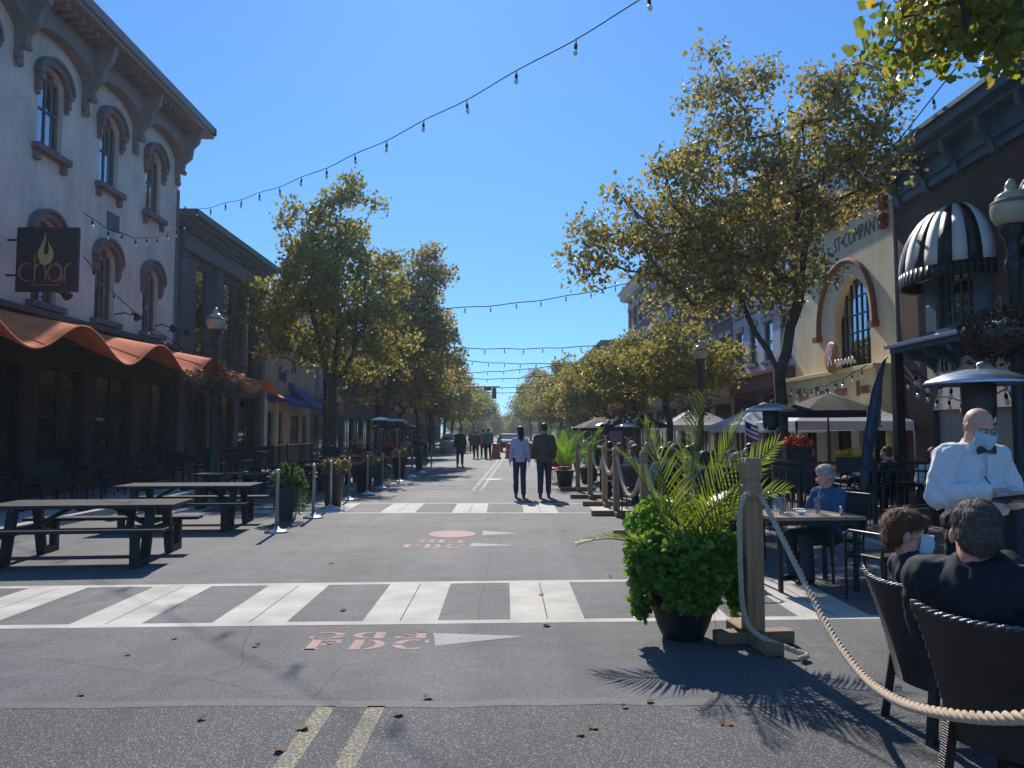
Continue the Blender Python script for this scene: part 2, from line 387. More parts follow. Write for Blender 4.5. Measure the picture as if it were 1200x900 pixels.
# ============================================================ SETTING
gm = asphalt('ground_asphalt', (.075,.075,.077), (.16,.16,.16), 40, .1)
m_road = asphalt('asphalt', (.110,.108,.108), (.23,.225,.22), 190, .16, .3)
m_coarse = asphalt('coarse_asphalt', (.082,.080,.080), (.30,.29,.28), 175, .16, .18, False, .006)
m_pave = brickmat('clay_pavers', (.20,.13,.10), (.15,.10,.085), (.10,.09,.08), 1, .2, .1)
def flatuv(m):   # pavers laid flat: use x and y instead of x+y and z
    nt = m.node_tree
    cb = [n for n in nt.nodes if n.type == 'COMBXYZ'][0]; sp = [n for n in nt.nodes if n.type == 'SEPXYZ'][0]
    nt.links.new(sp.outputs[0], cb.inputs[0]); nt.links.new(sp.outputs[1], cb.inputs[1])
flatuv(m_pave)
m_inlay = mat('inlaid_concrete', (.49,.455,.385), .85, 0, .2, 2.2, .25, 90)
XL, XR = -7.6, 4.9          # kerb lines
XLF, XRF = -10.5, 10.0      # facade lines
mb = MB(); mb.quad((-900,-60,-.03),(900,-60,-.03),(900,1500,-.03),(-900,1500,-.03)); struct('ground', mb, gm)
mb = MB()
ys = [-8+ i*4 for i in range(70)]
for a, b in zip(ys, ys[1:]): mb.quad((-9.5,a,0),(9.5,a,0),(9.5,b,0),(-9.5,b,0))
struct('road', mb, m_road)
# near coarse patch with an uneven edge
rnd = random.Random(5)
def edge(x): return 4.60+.02*sin(x*3)+.015*sin(x*11+1)
mb = MB(); xs = [-9+.3*i for i in range(61)]
for a, b in zip(xs, xs[1:]): mb.quad((a,-8,.0015),(b,-8,.0015),(b,edge(b),.0015),(a,edge(a),.0015))
tag(struct('road_surface', mb, m_coarse))
mb = MB()
for a, b in zip(xs, xs[1:]):
    wa = .05+.03*noise.noise(V((a*2,0,0))); wb = .05+.03*noise.noise(V((b*2,0,0)))
    mb.quad((a,edge(a)-.01,.003),(b,edge(b)-.01,.003),(b,edge(b)+.05+wb,.003),(a,edge(a)+.05+wa,.003))
m_seal = wornpaint('seam_dust', (.15,.148,.145), (.10,.10,.10), .62, 30)
struct('road_seam', mb, m_seal)
# sidewalks with kerbs
mb = MB(); mb.bb(XLF-.3, XL-.16, 9.2, 260, -.02, .13); struct('sidewalk', mb, mat('sidewalk_concrete', (.42,.40,.37), .9, 0, .12, .9, .3, 60))
mb = MB(); mb.bb(XL-.157, XL, 9.2, 260, -.02, .135); struct('kerb', mb, mt_conc)
mb = MB(); mb.bb(XR+.16, 14, 6.4, 260, -.02, .125); struct('sidewalk', mb, m_pave)
mb = MB(); mb.bb(XR, XR+.157, 6.4, 260, -.02, .13); struct('kerb', mb, mt_conc)

# crosswalks: inlaid pale concrete
def lerp(a, b, t): return a+(b-a)*t
def crosswalk(yf0, yf1, yb0, yb1, x0, x1, blocks, name, band=.12, z=.0018):
    """front edge y = yf0..yf1 (at x0..x1), back edge yb0..yb1"""
    yf = lambda x: lerp(yf0, yf1, (x-x0)/(x1-x0)); yb = lambda x: lerp(yb0, yb1, (x-x0)/(x1-x0))
    mb = MB(); n = 24
    for i in range(n):
        a = lerp(x0, x1, i/n); b = lerp(x0, x1, (i+1)/n)
        mb.quad((a,yf(a),z),(b,yf(b),z),(b,yf(b)+band,z),(a,yf(a)+band,z))
        mb.quad((a,yb(a)-band,z),(b,yb(b)-band,z),(b,yb(b),z),(a,yb(a),z))
    j = .006
    for a, b in blocks:
        mid = (a+b)/2
        for p, q in ((a, mid-j), (mid+j, b)):
            mb.quad((p,yf(p)+band,z),(q,yf(q)+band,z),(q,yb(q)-band,z),(p,yb(p)-band,z))
    return struct(name, mb, m_inlay)
# measured on the photograph: block edges in x
bl = []
e0 = [G(4,732).x, G(83,731).x, G(173,727).x, G(256,725).x, G(344,722).x, G(431,720).x, G(515,721).x, G(598,722).x, G(685,725).x]
bl = [(e0[1],e0[2]), (e0[3],e0[4]), (e0[5],e0[6]), (e0[7],e0[8])]
w_, p_ = e0[8]-e0[7], e0[7]-e0[5]
bl += [(e0[7]+p_*k, e0[8]+p_*k) for k in (1,2)] + [(e0[1]-p_*k, e0[2]-p_*k) for k in (1,2,3)]
crosswalk(6.27, 6.72, 8.02, 8.6, -7.4, 4.75, bl, 'crosswalk')
bl2 = []
xs2 = [G(px, 596).x for px in (395,441,464,503,532,569,603,636,668,705)]
q = 1.43
c0 = G(551,596).x
bl2 = [(c0-.33+q*k, c0+.36+q*k) for k in range(-4,4)]
crosswalk(15.3, 15.2, 17.5, 17.3, -7.4, 4.75, bl2, 'crosswalk')
# worn yellow double line on the coarse patch, pale lane line far up the street
m_yel = wornpaint('worn_yellow_line', (.40,.33,.17), (.085,.085,.085), .54, 60)
for x0, x1 in ((-1.08,-1.0), (-.79,-.71)):
    mb = MB()
    for k in range(24):
        a, b = -8+k*.525, -8+(k+1)*.525; sh = lambda y: .018*(y-4.6)
        mb.quad((x0+sh(a)-.012,a,.003),(x1+sh(a)+.012,a,.003),(x1+sh(b)+.012,b,.003),(x0+sh(b)-.012,b,.003))
    struct('road_marking', mb, m_yel)
m_lane = wornpaint('worn_lane_line', (.30,.295,.27), (.10,.10,.10), .35, 12)
for dx in (0, .22):
    mb = MB()
    for k in range(30):
        a, b = 21+k*2.2, 21+(k+1)*2.2; X = lambda y: -.86+(y-22)*.022+dx
        mb.quad((X(a)-.05,a,.0024),(X(a)+.05,a,.0024),(X(b)+.05,b,.0024),(X(b)-.05,b,.0024))
    struct('road_marking', mb, m_lane)
# fire department markings
m_pink = wornpaint('faded_red_paint', (.42,.225,.20), (.11,.105,.105), .30, 40)
m_fade = wornpaint('faded_white_paint', (.30,.295,.28), (.11,.11,.11), .24, 30)
def ground_text(x, y, w, h, flip, name='road_marking'):
    mb = MB()
    if not flip: slabtext(mb, 'FDC', 1, lambda u, v, t: (x+u*w/2.6, y+v*h, .0018+t*.0005), .4)
    else: slabtext(mb, 'FDC', 1, lambda u, v, t: (x+w-u*w/2.6, y+h-v*h, .0018+t*.0005), .4)
    struct(name, mb, m_pink)
ground_text(-1.5, 5.77, .92, .27, False); ground_text(-1.52, 6.07, .92, .19, True)
def tri(a, b, c):
    mb = MB(); mb.add([(*a,.0018),(*b,.0018),(*c,.0018)], [(0,1,2)]); struct('road_marking', mb, m_fade)
tri((-.52,5.86),(.16,6.13),(-.57,6.23))
ground_text(-1.44, 10.72, .84, .36, False); ground_text(-1.40, 11.22, .80, .30, True)
mb = MB(); mb.add([(-.83+.37*cos(2*PI*k/24), 12.15+.42*sin(2*PI*k/24), .0045) for k in range(24)], [tuple(range(24))]); struct('road_marking', mb, m_pink)
tri((-.5,10.85),(.2,10.95),(-.48,11.2)); tri((-.36,12.0),(.24,12.25),(-.36,12.55))
mb = MB(); mb.bb(-3.9,-3.84,9.3,10.4,.0035,.0042); 
# patched trench line across the road
mb = MB(); mb.quad((-6.5,21.3,.0035),(3.5,21.6,.0035),(3.5,21.85,.0035),(-6.5,21.55,.0035)); struct('road_patch', mb, asphalt('tar_patch', (.05,.05,.052), (.09,.09,.09), 60, .1, .2, False))
mb = MB(); mb.add([(-.4+.32*cos(2*PI*k/20), 26+.32*sin(2*PI*k/20), .006) for k in range(20)], [tuple(range(20))]); struct('manhole_cover', mb, mat('cast_iron', (.05,.048,.045), .6, .5, .2, 12, .5, 90))

# ============================================================ BUILDINGS
# local frame of every building: x out of the facade, y to the viewer's right, z up
def wallgrid(mb, s0, s1, z0, z1, holes, depth=.22, d=0, mi=0):
    ss = sorted({s0, s1}|{h[0] for h in holes}|{h[1] for h in holes}); zs = sorted({z0, z1}|{h[2] for h in holes}|{h[3] for h in holes})
    ss = [s for s in ss if s0 <= s <= s1]; zs = [z for z in zs if z0 <= z <= z1]
    for a, b in zip(ss, ss[1:]):
        for c, e in zip(zs, zs[1:]):
            cs, cz = (a+b)/2, (c+e)/2
            if any(h[0] < cs < h[1] and h[2] < cz < h[3] for h in holes): continue
            mb.quad((d,a,c),(d,b,c),(d,b,e),(d,a,e), mi)
    for a, b, c, e in holes:
        k = d-depth
        mb.quad((d,a,c),(k,a,c),(k,a,e),(d,a,e), mi); mb.quad((d,b,c),(d,b,e),(k,b,e),(k,b,c), mi)
        mb.quad((d,a,c),(d,b,c),(k,b,c),(k,a,c), mi); mb.quad((d,a,e),(k,a,e),(k,b,e),(d,b,e), mi)
def archfill(mb, s0, s1, zs, zt, d=0, depth=.22, n=12, pw=2.0, mi=0):
    c = (s0+s1)/2; w = (s1-s0)/2; P = []
    for i in range(n+1):
        u = -1+2*i/n; P.append((c+w*u, zs+(zt-zs)*(max(0, 1-abs(u)**pw))**(1/pw if pw > 1.2 else 1)))
    for (a, za), (b, zb) in zip(P, P[1:]):
        mb.quad((d,a,za),(d,b,zb),(d,b,zt+.001),(d,a,zt+.001), mi); mb.quad((d,a,za),(d-depth,a,za),(d-depth,b,zb),(d,b,zb), mi)
    return P
def shell(mb, s0, s1, z0, z1, back, depth=.22, mi=0):
    """side walls, back and a core behind the facade sheet"""
    mb.bb(-back, -depth-.01, s0, s1, z0, z1, mi)
    for s in (s0, s1): mb.quad((0,s,z0),(0,s,z1),(-depth-.01,s,z1),(-depth-.01,s,z0), mi)
    mb.quad((0,s0,z1),(0,s1,z1),(-depth-.01,s1,z1),(-depth-.01,s0,z1), mi)
def win(parent, s, z0, w, h, fm, nx=1, nz=2, bar=.05, d=-.14, glass=None, arch=0, fw=.07, name='window', label=None):
    mb = MB(); a, b = s-w/2, s+w/2; t = z0+h
    mb.bb(d-.04, d+.04, a, a+fw, z0, t); mb.bb(d-.04, d+.04, b-fw, b, z0, t)
    mb.bb(d-.038, d+.038, a+fw, b-fw, z0, z0+fw); mb.bb(d-.038, d+.038, a+fw, b-fw, t-fw, t)
    for i in range(1, nx): x = a+w*i/nx; mb.bb(d-.03, d+.03, x-bar/2, x+bar/2, z0+fw, t-fw)
    for i in range(1, nz): x = z0+h*i/nz; mb.bb(d-.028, d+.032, a+fw, b-fw, x-bar/2, x+bar/2)
    o = mb.build(name, fm, parent)
    g = MB(); g.bb(d-.012, d-.002, a+.01, b-.01, z0+.01, t-.01); g.build('pane', glass or mt_glass, o)
    return o
def box_part(name, m, parent, *bs, bevel=0):
    mb = MB()
    for b in bs: mb.bb(*b)
    return mb.build(name, m, parent, bevel)

# ---------- the stucco restaurant on the left: s = world y - 12
b1 = thing('restaurant_building', 'grey stucco three storey restaurant with arched hooded windows and heavy bracketed eave', 'building', (XLF, 12, 0))
S1 = 12.35; wins = [.55+2.6*k for k in range(5)]   # 12.55 15.15(out) 17.4..
wins = [17.4-12-5.25, 17.4-12-2.65, 17.4-12, 20.03-12, 22.6-12]
holes = [(s-.48, s+.48, 8.03, 9.95) for s in wins]+[(s-.48, s+.48, 4.5, 6.42) for s in wins]
mb = MB(); wallgrid(mb, 0, S1, 4.2, 11.2, holes); 
for h in holes: archfill(mb, h[0], h[1], h[3]-.38, h[3])
shell(mb, 0, S1, 0, 11.2, 12); mb.build('wall', mt_stucco, b1)
def hood(parent, s, w, z0, zt, zspring):
    mb = MB(); n = 14; a0 = w/2+.02; a1 = w/2+.16; P0 = []; P1 = []
    for i in range(n+1):
        t = PI-PI*i/n
        P0.append((s+a0*cos(t), zspring+(zt-zspring+.03)*sin(t))); P1.append((s+a1*cos(t), zspring+(zt-zspring+.19)*sin(t)))
    for i in range(n):
        q = [P0[i], P0[i+1], P1[i+1], P1[i]]; vs = [(0,u,v) for u, v in q]+[(.13,u,v) for u, v in q]
        mb.add(vs, [(4,7,6,5),(0,1,5,4),(2,3,7,6)]+([(0,4,7,3)] if i == 0 else [])+([(1,2,6,5)] if i == n-1 else []))
        q = [P1[i], P1[i+1], (P1[i+1][0]+.05*cos(PI-PI*(i+1)/n), P1[i+1][1]+.06), (P1[i][0]+.05*cos(PI-PI*i/n), P1[i][1]+.06)]
        vs = [(0,u,v) for u, v in q]+[(.19,u,v) for u, v in q]; mb.add(vs, [(4,7,6,5),(0,1,5,4),(2,3,7,6)])
    for sd in (-1, 1):
        x = s+sd*(w/2+.09); mb.bb(0, .12, x-.065, x+.065, zspring-.30, zspring); mb.bb(0, .08, x-.05, x+.05, zspring-.42, zspring-.30); mb.bb(0,.17,x-.085,x+.085,zspring-.08,zspring+.05)
    return mb.build('hood', mt_trim, parent)
for s in wins:
    for z0, zt in ((8.03, 9.95), (4.5, 6.42)):
        o = win(b1, s, z0, .96, zt-z0, mt_trim, 2, 2, .035, -.15)
        hood(o, s, .96, z0, zt, zt-.38)
        box_part('sill', mt_trim, o, (0,.18,s-.66,s+.66,z0-.14,z0), (0,.1,s-.6,s-.44,z0-.36,z0-.14), (0,.1,s+.44,s+.6,z0-.36,z0-.14))
# eave: arched frieze, brackets, soffit and gutter
mb = MB(); bks = [17.4-12-6.6, 17.4-12-3.95, 17.4-12-1.32, 18.72-12, 21.32-12, 24.1-12]
bks[0] = .1
for a, b in zip(bks, bks[1:]):
    n = 12; P = []
    for i in range(n+1):
        u = -1+2*i/n; P.append((lerp(a, b, i/n), 10.15+.75*math.sqrt(max(0, 1-u*u*.92))-.22))
    for (p, zp), (q, zq) in zip(P, P[1:]):
        mb.quad((.3,p,zp),(.3,q,zq),(.3,q,11.2),(.3,p,11.2)); mb.quad((0,p,zp),(0,q,zq),(.3,q,zq),(.3,p,zp))
mb.build('frieze', mt_eave, b1)
for s in bks:
    mb = MB()
    prof = [(0,9.55),(.14,9.62),(.12,9.8),(.26,9.9),(.30,10.12),(.5,10.3),(.55,10.62),(.72,10.8),(.8,11.19),(0,11.19)]
    mb.prism(prof, .15, lambda u, v, w, s=s: (u, s-.075+w, v)); mb.ell((.1,s,9.5),(.09,.09,.12),8); mb.ell((.26,s,9.84),(.1,.12,.1),8)
    mb.build('bracket', mt_eave, b1)
mb = MB(); mb.bb(-12, .92, -.3, S1+.45, 11.2, 11.32); mb.bb(.78, .98, -.3, S1+.5, 11.32, 11.55); mb.bb(-.3, .98, S1+.3, S1+.5, 11.32, 11.55)
for k in range(40): mb.bb(.35, .7, .05+k*.31, .2+k*.31, 11.08, 11.2)
mb.build('eave', mt_eave, b1)
mb = MB(); mb.bb(-12, .7, -.2, S1+.4, 11.56, 11.62); mb.build('roof', mat('roof_metal', (.4,.4,.42), .5, 0, .1), b1)
# ground floor: dark shopfront in brown timber
H1 = []
for k in range(5): H1.append((.5+k*2.4, 2.35+k*2.4, .55, 3.1))
mb = MB(); wallgrid(mb, 0, S1, 0, 3.6, H1, .3, .05); mb.build('shopfront', mat('brown_timber', (.060,.038,.030), .55, 0, .2, 3), b1)
for a, b, c, e in H1: win(b1, (a+b)/2, c, b-a, e-c, mt_black, 2, 1, .05, -.1, mt_glass2)
box_part('fascia', mat('fascia_paint', (.085,.07,.068), .7, 0, .1), b1, (0,.30,0,S1,3.62,4.12), (0,.42,0,S1,4.122,4.26), bevel=.01)
for s in (8.6, 10.9, 5.3, 11.9):  # small spot lamps below the windows
    mb = MB(); mb.tube([(0,s,4.75),(.25,s,4.8),(.45,s+.02,4.72)], .02, 6); mb.lathe([(.03,0),(.09,-.05),(.11,-.2),(.1,-.2),(.0,-.1)], (.5,s,4.78), 10, mat=Euler((0,-.7,0)).to_matrix()); mb.build('wall_lamp', mt_black, b1)
mb = MB(); mb.bb(.001,.02,18.5-12,19.05-12,7.15,7.45)
mb = MB(); mb.bb(0,.03,9.75-1.72,10.35-1.72,6.98,7.42); mb.build('vent', mt_slate, b1)
mb = MB(); mb.tube([(.04,12.25,4.3),(.04,12.25,9.3)], .05, 8); mb.build('downpipe', mt_trim, b1)
mb = MB(); mb.lathe([(.02,0),(.14,.03),(.2,.09)], (.15,12.45,8.65), 14, mat=Euler((0,1.2,.5)).to_matrix()); mb.tube([(0,12.2,8.6),(.2,12.5,8.65)], .02, 6); mb.build('satellite_dish', mat('dish_white', (.6,.58,.55), .5), b1)
# wavy orange canopy
aw = thing('wavy_awning', 'orange fabric awning with a rippling wavy front edge over the stucco restaurant terrace', 'awning', (XLF, 0, 0))
mb = MB(); nu, nv = 14, 220; vs = []
for j in range(nv+1):
    y = 9.5+(24.35-9.5)*j/nv
    for i in range(nu+1):
        u = i/nu; x = .32+u*1.95
        wv = .30*cos(2*PI*(y-15.05)/3.35)
        z = 4.05+(3.36-4.05)*(u**.85)+wv*u**.8
        vs.append((x, y, z))
fs = [(j*(nu+1)+i, j*(nu+1)+i+1, (j+1)*(nu+1)+i+1, (j+1)*(nu+1)+i) for j in range(nv) for i in range(nu)]
mb.add(vs, fs, True); mb.build('canopy', mt_orange, aw, solid=.012)
mb = MB(); mb.tube([(.32+1.95, 9.5+14.85*j/nv, 3.36+.30*cos(2*PI*(9.5+14.85*j/nv-15.05)/3.35)) for j in range(nv+1)], .022, 6); mb.build('hem', mt_orange, aw)
for k in range(12):
    y = 10.2+k*1.2; mb = MB(); wv = lambda u: .30*cos(2*PI*(y-15.05)/3.35)*u**.8
    mb.tube([(.32+u*1.95, y, 4.05-.69*u**.85+wv(u)+.006) for u in [i/10 for i in range(11)]], .007, 4); mb.build('seam', mt_orange, aw)
for k in range(5):
    mb = MB(); y = 11.6+k*3.35; mb.tube([(.3,y,4.0),(2.2,y,3.36+.3*cos(2*PI*(y-15.05)/3.35))], .02, 6); mb.build('rib', mt_black, aw)
a2 = thing('wavy_awning', 'small orange awning scallop past the lamp post, on the dark slate building', 'awning', (XLF, 24.6, 0))
mb = MB(); vs = []
for j in range(41):
    y = 5.0*j/40
    for i in range(nu+1):
        u = i/nu; vs.append((.1+u*1.9, y, 3.75-.6*u**.9+.26*u*cos(2*PI*(y+24.6-27.6)/3.35)))
mb.add(vs, [(j*(nu+1)+i, j*(nu+1)+i+1, (j+1)*(nu+1)+i+1, (j+1)*(nu+1)+i) for j in range(40) for i in range(nu)], True); mb.build('canopy', mt_orange, a2, solid=.012)
mb = MB(); mb.tube([(.1,2.5,3.6),(1.95,2.5,2.9)], .02, 6); mb.build('rib', mt_black, a2)
# hanging sign with a flame over four rounded letters
sg = thing('restaurant_sign', 'square dark sign with a flame and the word char, projecting from the stucco wall', 'sign', (-10.45, 16.0, 4.52))
mb = MB(); mb.bb(.22,1.50,-.05,.05,0,1.36); mb.build('board', mat('sign_board', (.045,.030,.030), .6, 0, .1), sg, bevel=.01)
mb = MB(); mb.tube([(0,0,.35),(.23,0,.35)], .025, 6); mb.tube([(0,0,1.1),(.23,0,1.1)], .025, 6); mb.build('bracket', mt_black, sg)
m_lo = mat('sign_orange', (.55,.17,.07), .5, 0, .05); m_fl = mat('sign_gold', (.60,.40,.14), .5, 0, .05)
mb = MB()
def F2(px, py): return (.22+1.28*px, -.052, 1.36*py)       # fractions of the board
def stroke(pts, r=.016): mb.tube([F2(*p) for p in pts], r, 6)
arc = lambda cx, cy, rx, ry, a0, a1, n=16: [(cx+rx*cos(R(lerp(a0,a1,i/n))), cy+ry*sin(R(lerp(a0,a1,i/n)))) for i in range(n+1)]
stroke(arc(.19,.30,.125,.135,65,295))                       # c
stroke([(.315,.15),(.315,.60)]); stroke(arc(.405,.30,.09,.135,180,0)+[(.495,.15)])   # h
stroke(arc(.64,.29,.11,.13,0,360,24)); stroke([(.75,.15),(.75,.30)]+arc(.66,.33,.09,.10,0,120,8))  # a
stroke([(.80,.15),(.80,.30)]+arc(.88,.31,.08,.12,180,70,8))  # r
mb.build('lettering', m_lo, sg)
mb = MB(); fl = [(.37,.52),(.36,.62),(.40,.70),(.45,.80),(.475,.92),(.485,.80),(.46,.68),(.455,.60),(.49,.555),(.535,.60),(.54,.68),(.52,.78),(.57,.70),(.62,.60),(.60,.49),(.545,.425),(.485,.41),(.42,.43)]
cx_, cy_ = .485, .49
L_ = fl[:9]; 
mb.prism([F2(*p)[::2] for p in (fl[17],fl[0],fl[1],fl[2],fl[3],fl[4],fl[5],fl[6],fl[7],fl[8],fl[16])][::-1], .012, lambda u, v, w: (u, -.056-w, v))
mb.prism([F2(*p)[::2] for p in (fl[16],fl[8],fl[9],fl[10],fl[11],fl[12],fl[13],fl[14],fl[15])][::-1], .012, lambda u, v, w: (u, -.056-w, v))
mb.build('flame', m_fl, sg)
mb = MB(); rr = random.Random(3)
for k in range(14): x = .28+k*.033; mb.add([F2(x,.095),F2(x+.02,.095),F2(x+.02,.115),F2(x,.115)], [(0,1,2,3)])
mb.build('small_lettering', m_lo, sg, solid=.004)

# ---------- the dark slate two storey building: s = y - 24.36
b2 = thing('slate_building', 'dark slate two storey building with tall black windows beside the stucco restaurant', 'building', (XLF, 24.37, 0))
S2 = 8.7; h2 = [(1.55,2.85,3.75,7.25),(4.1,5.45,3.75,7.25),(6.75,7.9,3.75,7.25)]; g2 = [(.6,2.8,.5,3.0),(3.3,5.5,.1,3.0),(6.0,8.2,.5,3.0)]
mb = MB(); wallgrid(mb, 0, S2, 0, 8.2, h2+g2, .25); shell(mb, 0, S2, 0, 8.2, 10, .25); mb.build('wall', mt_slate, b2)
for a, b, c, e in h2: win(b2, (a+b)/2, c, b-a, e-c, mt_slate, 1, 3, .06, -.14)
for a, b, c, e in g2: win(b2, (a+b)/2, c, b-a, e-c, mt_black, 2, 1, .06, -.14, mt_glass2)
box_part('pilaster', mt_slate, b2, (0,.16,.02,.5,0,7.5)); box_part('pilaster', mt_slate, b2, (0,.16,3.2,3.6,3.2,7.5)); box_part('pilaster', mt_slate, b2, (0,.16,5.8,6.3,3.2,7.5)); box_part('pilaster', mt_slate, b2, (0,.16,8.2,8.68,0,7.5))
mb = MB(); mb.bb(0,.25,0,S2,7.5,8.05); mb.bb(-10,.55,-.1,S2+.15,8.35,8.5); mb.bb(0,.42,0,S2,8.2,8.35)
for k in range(22): mb.bb(.05,.36,.2+k*.4,.38+k*.4,8.06,8.2)
mb.bb(-10,.68,-.15,S2+.2,8.5,8.72); mb.build('cornice', mt_slate, b2)
box_part('fascia', mt_slate, b2, (0,.2,.52,8.18,3.1,3.55))
# ---------- tan stucco shop
b3 = thing('tan_shop', 'low tan stucco shop with curved blue script sign and yellow door trim on the left', 'building', (XLF, 33.1, 0))
S3 = 8.4; h3 = [(.8,1.8,.1,2.5),(2.4,3.3,.1,2.5),(4.6,6.3,.9,2.4),(6.8,7.7,.1,2.4)]
mb = MB(); wallgrid(mb, 0, S3, 0, 5.8, h3); shell(mb, 0, S3, 0, 5.8, 9); mb.build('wall', mt_tan, b3)
for a, b, c, e in h3: win(b3, (a+b)/2, c, b-a, e-c, mt_slate, 1, 2, .05, -.12, mt_glass2)
box_part('coping', mt_conc, b3, (-9,.1,-.0,S3,5.8,5.9)); box_part('trim', mt_yellow, b3, (0,.12,.15,.55,0,3.0)); box_part('trim', mt_yellow, b3, (0,.12,1.95,2.2,0,3.0))
m_bl = mat('sign_blue', (.03,.06,.22), .6); mb = MB()
text_mesh('Surf', .95, mb, lambda u, v, w: (.02+w, 3.0+u, 4.05+v-.10*(u+.8)), .03, .8, shear=.2, offset=.012); text_mesh('BBQ', .62, mb, lambda u, v, w: (.02+w, 4.55+u, 3.55+v), .03, .9, shear=.1, offset=.012)
mb.build('lettering', m_bl, b3)
mb = MB(); m_ = lambda a: (.03, 3.7+1.5*cos(a), 4.75+.4*sin(a)); mb.tube([m_(R(150-k*8)) for k in range(16)], .035, 6); mb.ell((.05,4.9,4.9),(.03,.16,.12),8); mb.ell((.05,5.15,4.65),(.03,.12,.2),8); mb.tube([(.04,4.5,4.5),(.04,5.3,5.2)], .04, 6); mb.build('emblem', mat('sign_navy', (.02,.03,.09), .6), b3)
mb = MB(); mb.bb(.01,.03,3.0,5.2,3.3,3.36); mb.build('lettering', mt_redtrim, b3)
mb = MB(); mb.prism([(0,0),(2.3,0),(2.3,.9),(0,.9)], .01, lambda u, v, w: (.02+w, 0, 0)) if 0 else None
def shop_awning(y0, w, z, drop, proj, m, label):
    t = thing('shop_awning', label, 'awning', (XLF, y0, z))
    mb = MB(); mb.quad((.02,0,drop),(.02,w,drop),(proj,w,0),(proj,0,0)); mb.quad((proj,0,0),(proj,w,0),(proj,w,-.22),(proj,0,-.22))
    mb.add([(.02,0,drop),(proj,0,0),(.02,0,0)], [(0,1,2)]); mb.add([(.02,w,drop),(proj,w,0),(.02,w,0)], [(0,1,2)]); mb.build('canopy', m, t, solid=.01)
    mb = MB(); mb.tube([(.02,0,-.02),(proj,0,-.02),(proj,w,-.02),(.02,w,-.02)], .018, 6); mb.build('frame', mt_black, t); return t
shop_awning(33.9, 3.3, 2.95, .35, 1.0, mt_awn, 'long low blue shop awning on the tan stucco shop')
shop_awning(37.5, 2.6, 2.85, .95, 1.1, mt_awn, 'steep bright blue shop awning at the far end of the tan shop')

# ---------- plainer buildings further along each side
def row_building(side, y0, y1, h, wm, tm, label, floors, wn, style='flat', gf=3.4, ww=.9, arch=False, cat='building', crn=.5, shop=mt_slate, wfm=None):
    n = y1-y0
    if side < 0: t = thing('shop_building', label, cat, (XLF, y0, 0))
    else: t = thing('shop_building', label, cat, (XRF, y1, 0), PI)
    fh = (h-gf-.6)/floors; holes = []; cx = []
    for f in range(floors):
        for k in range(wn):
            s = n*(k+.5)/wn; z = gf+.5+f*fh; holes.append((s-ww/2, s+ww/2, z, z+fh*.68))
    sh = []; kn = max(2, int(n/3)); 
    for k in range(kn): a = n*k/kn+.3; sh.append((a, a+n/kn-.6, .45 if k%2 else .1, gf-.8))
    mb = MB(); wallgrid(mb, 0, n, gf, h, holes)
    if arch:
        for q in holes: archfill(mb, q[0], q[1], q[3]-ww*.4, q[3], n=8)
    shell(mb, 0, n, 0, h, 12); mb.build('wall', wm, t)
    mb = MB(); wallgrid(mb, 0, n, 0, gf-.02, sh, .24, .03); mb.bb(.03,.2,0,n,gf-.6,gf-.02); mb.bb(0,.32,0,n,gf-.02,gf+.1); mb.build('shopfront', shop, t)
    for q in holes:
        o = win(t, (q[0]+q[1])/2, q[2], q[1]-q[0], q[3]-q[2], wfm or tm, 1, 2, .05, -.13)
        box_part('sill', tm, o, (0,.1,q[0]-.1,q[1]+.1,q[2]-.12,q[2]))
        if not arch: box_part('lintel', tm, o, (0,.06,q[0]-.1,q[1]+.1,q[3],q[3]+.2))
        else:
            mb = MB(); c = (q[0]+q[1])/2; r = ww/2+.12; mb.tube([(.03,c+r*cos(PI*i/10),q[3]-ww*.4+(ww*.4+.14)*sin(PI*i/10)) for i in range(11)], .09, 6); mb.build('lintel', tm, o)
    for q in sh: win(t, (q[0]+q[1])/2, q[2], q[1]-q[0], q[3]-q[2], mt_black, 2, 1, .06, -.12, mt_glass2)
    mb = MB(); mb.bb(0,crn*.5,0,n,h-.55,h-.2); mb.bb(-12,crn,0,n,h-.0,h+.14); mb.bb(0,crn*.8,0,n,h-.2,h)
    for k in range(int(n/.8)): mb.bb(crn*.5,crn*.75,.2+k*.8,.42+k*.8,h-.5,h-.2)
    mb.build('cornice', tm, t); return t
mt_bl = mat('blue_grey_paint', (.20,.22,.27), .7, 0, .1)
row_building(-1, 41.6, 50, 8.7, mt_grey, mt_conc, 'pale grey rendered building rising behind the tan shop on the left', 1, 3)
row_building(-1, 50.05, 60, 8.2, mt_brickr, mt_white, 'red brick shop building with white lintels on the left past the grey one', 1, 4)
row_building(-1, 60.05, 73, 9.3, mt_brick, mt_tan, 'dark brown brick building half hidden by the left trees', 2, 5)
row_building(-1, 73.05, 90, 8.4, mt_tan, mt_white, 'long tan building far along the left side behind trees', 1, 6)
row_building(-1, 90.05, 125, 9.5, mt_brickr, mt_conc, 'farthest red brick block on the left side', 2, 11)
row_building(1, 26.3, 33.4, 11.0, mat('pale_blue_wall', (.48,.49,.53), .8, 0, .08, 1), mt_slate, 'pale lilac grey three storey building with tall dark windows beside the yellow one', 3, 4, ww=1.0, gf=3.8, shop=mat('maroon_paint', (.14,.045,.035), .7, 0, .15))
row_building(1, 33.45, 44, 11.9, mt_brickr, mt_bl, 'brown red brick building with rows of narrow tall windows and blue grey cornice', 3, 9, ww=.65, gf=3.7, shop=mt_tan, crn=.8)
row_building(1, 44.05, 62, 12.6, mt_brickr, mt_white, 'tall red brick building with white arched windows and striped parapet', 3, 8, ww=1.1, gf=3.8, arch=True, crn=.9, wfm=mt_slate, shop=mt_conc)
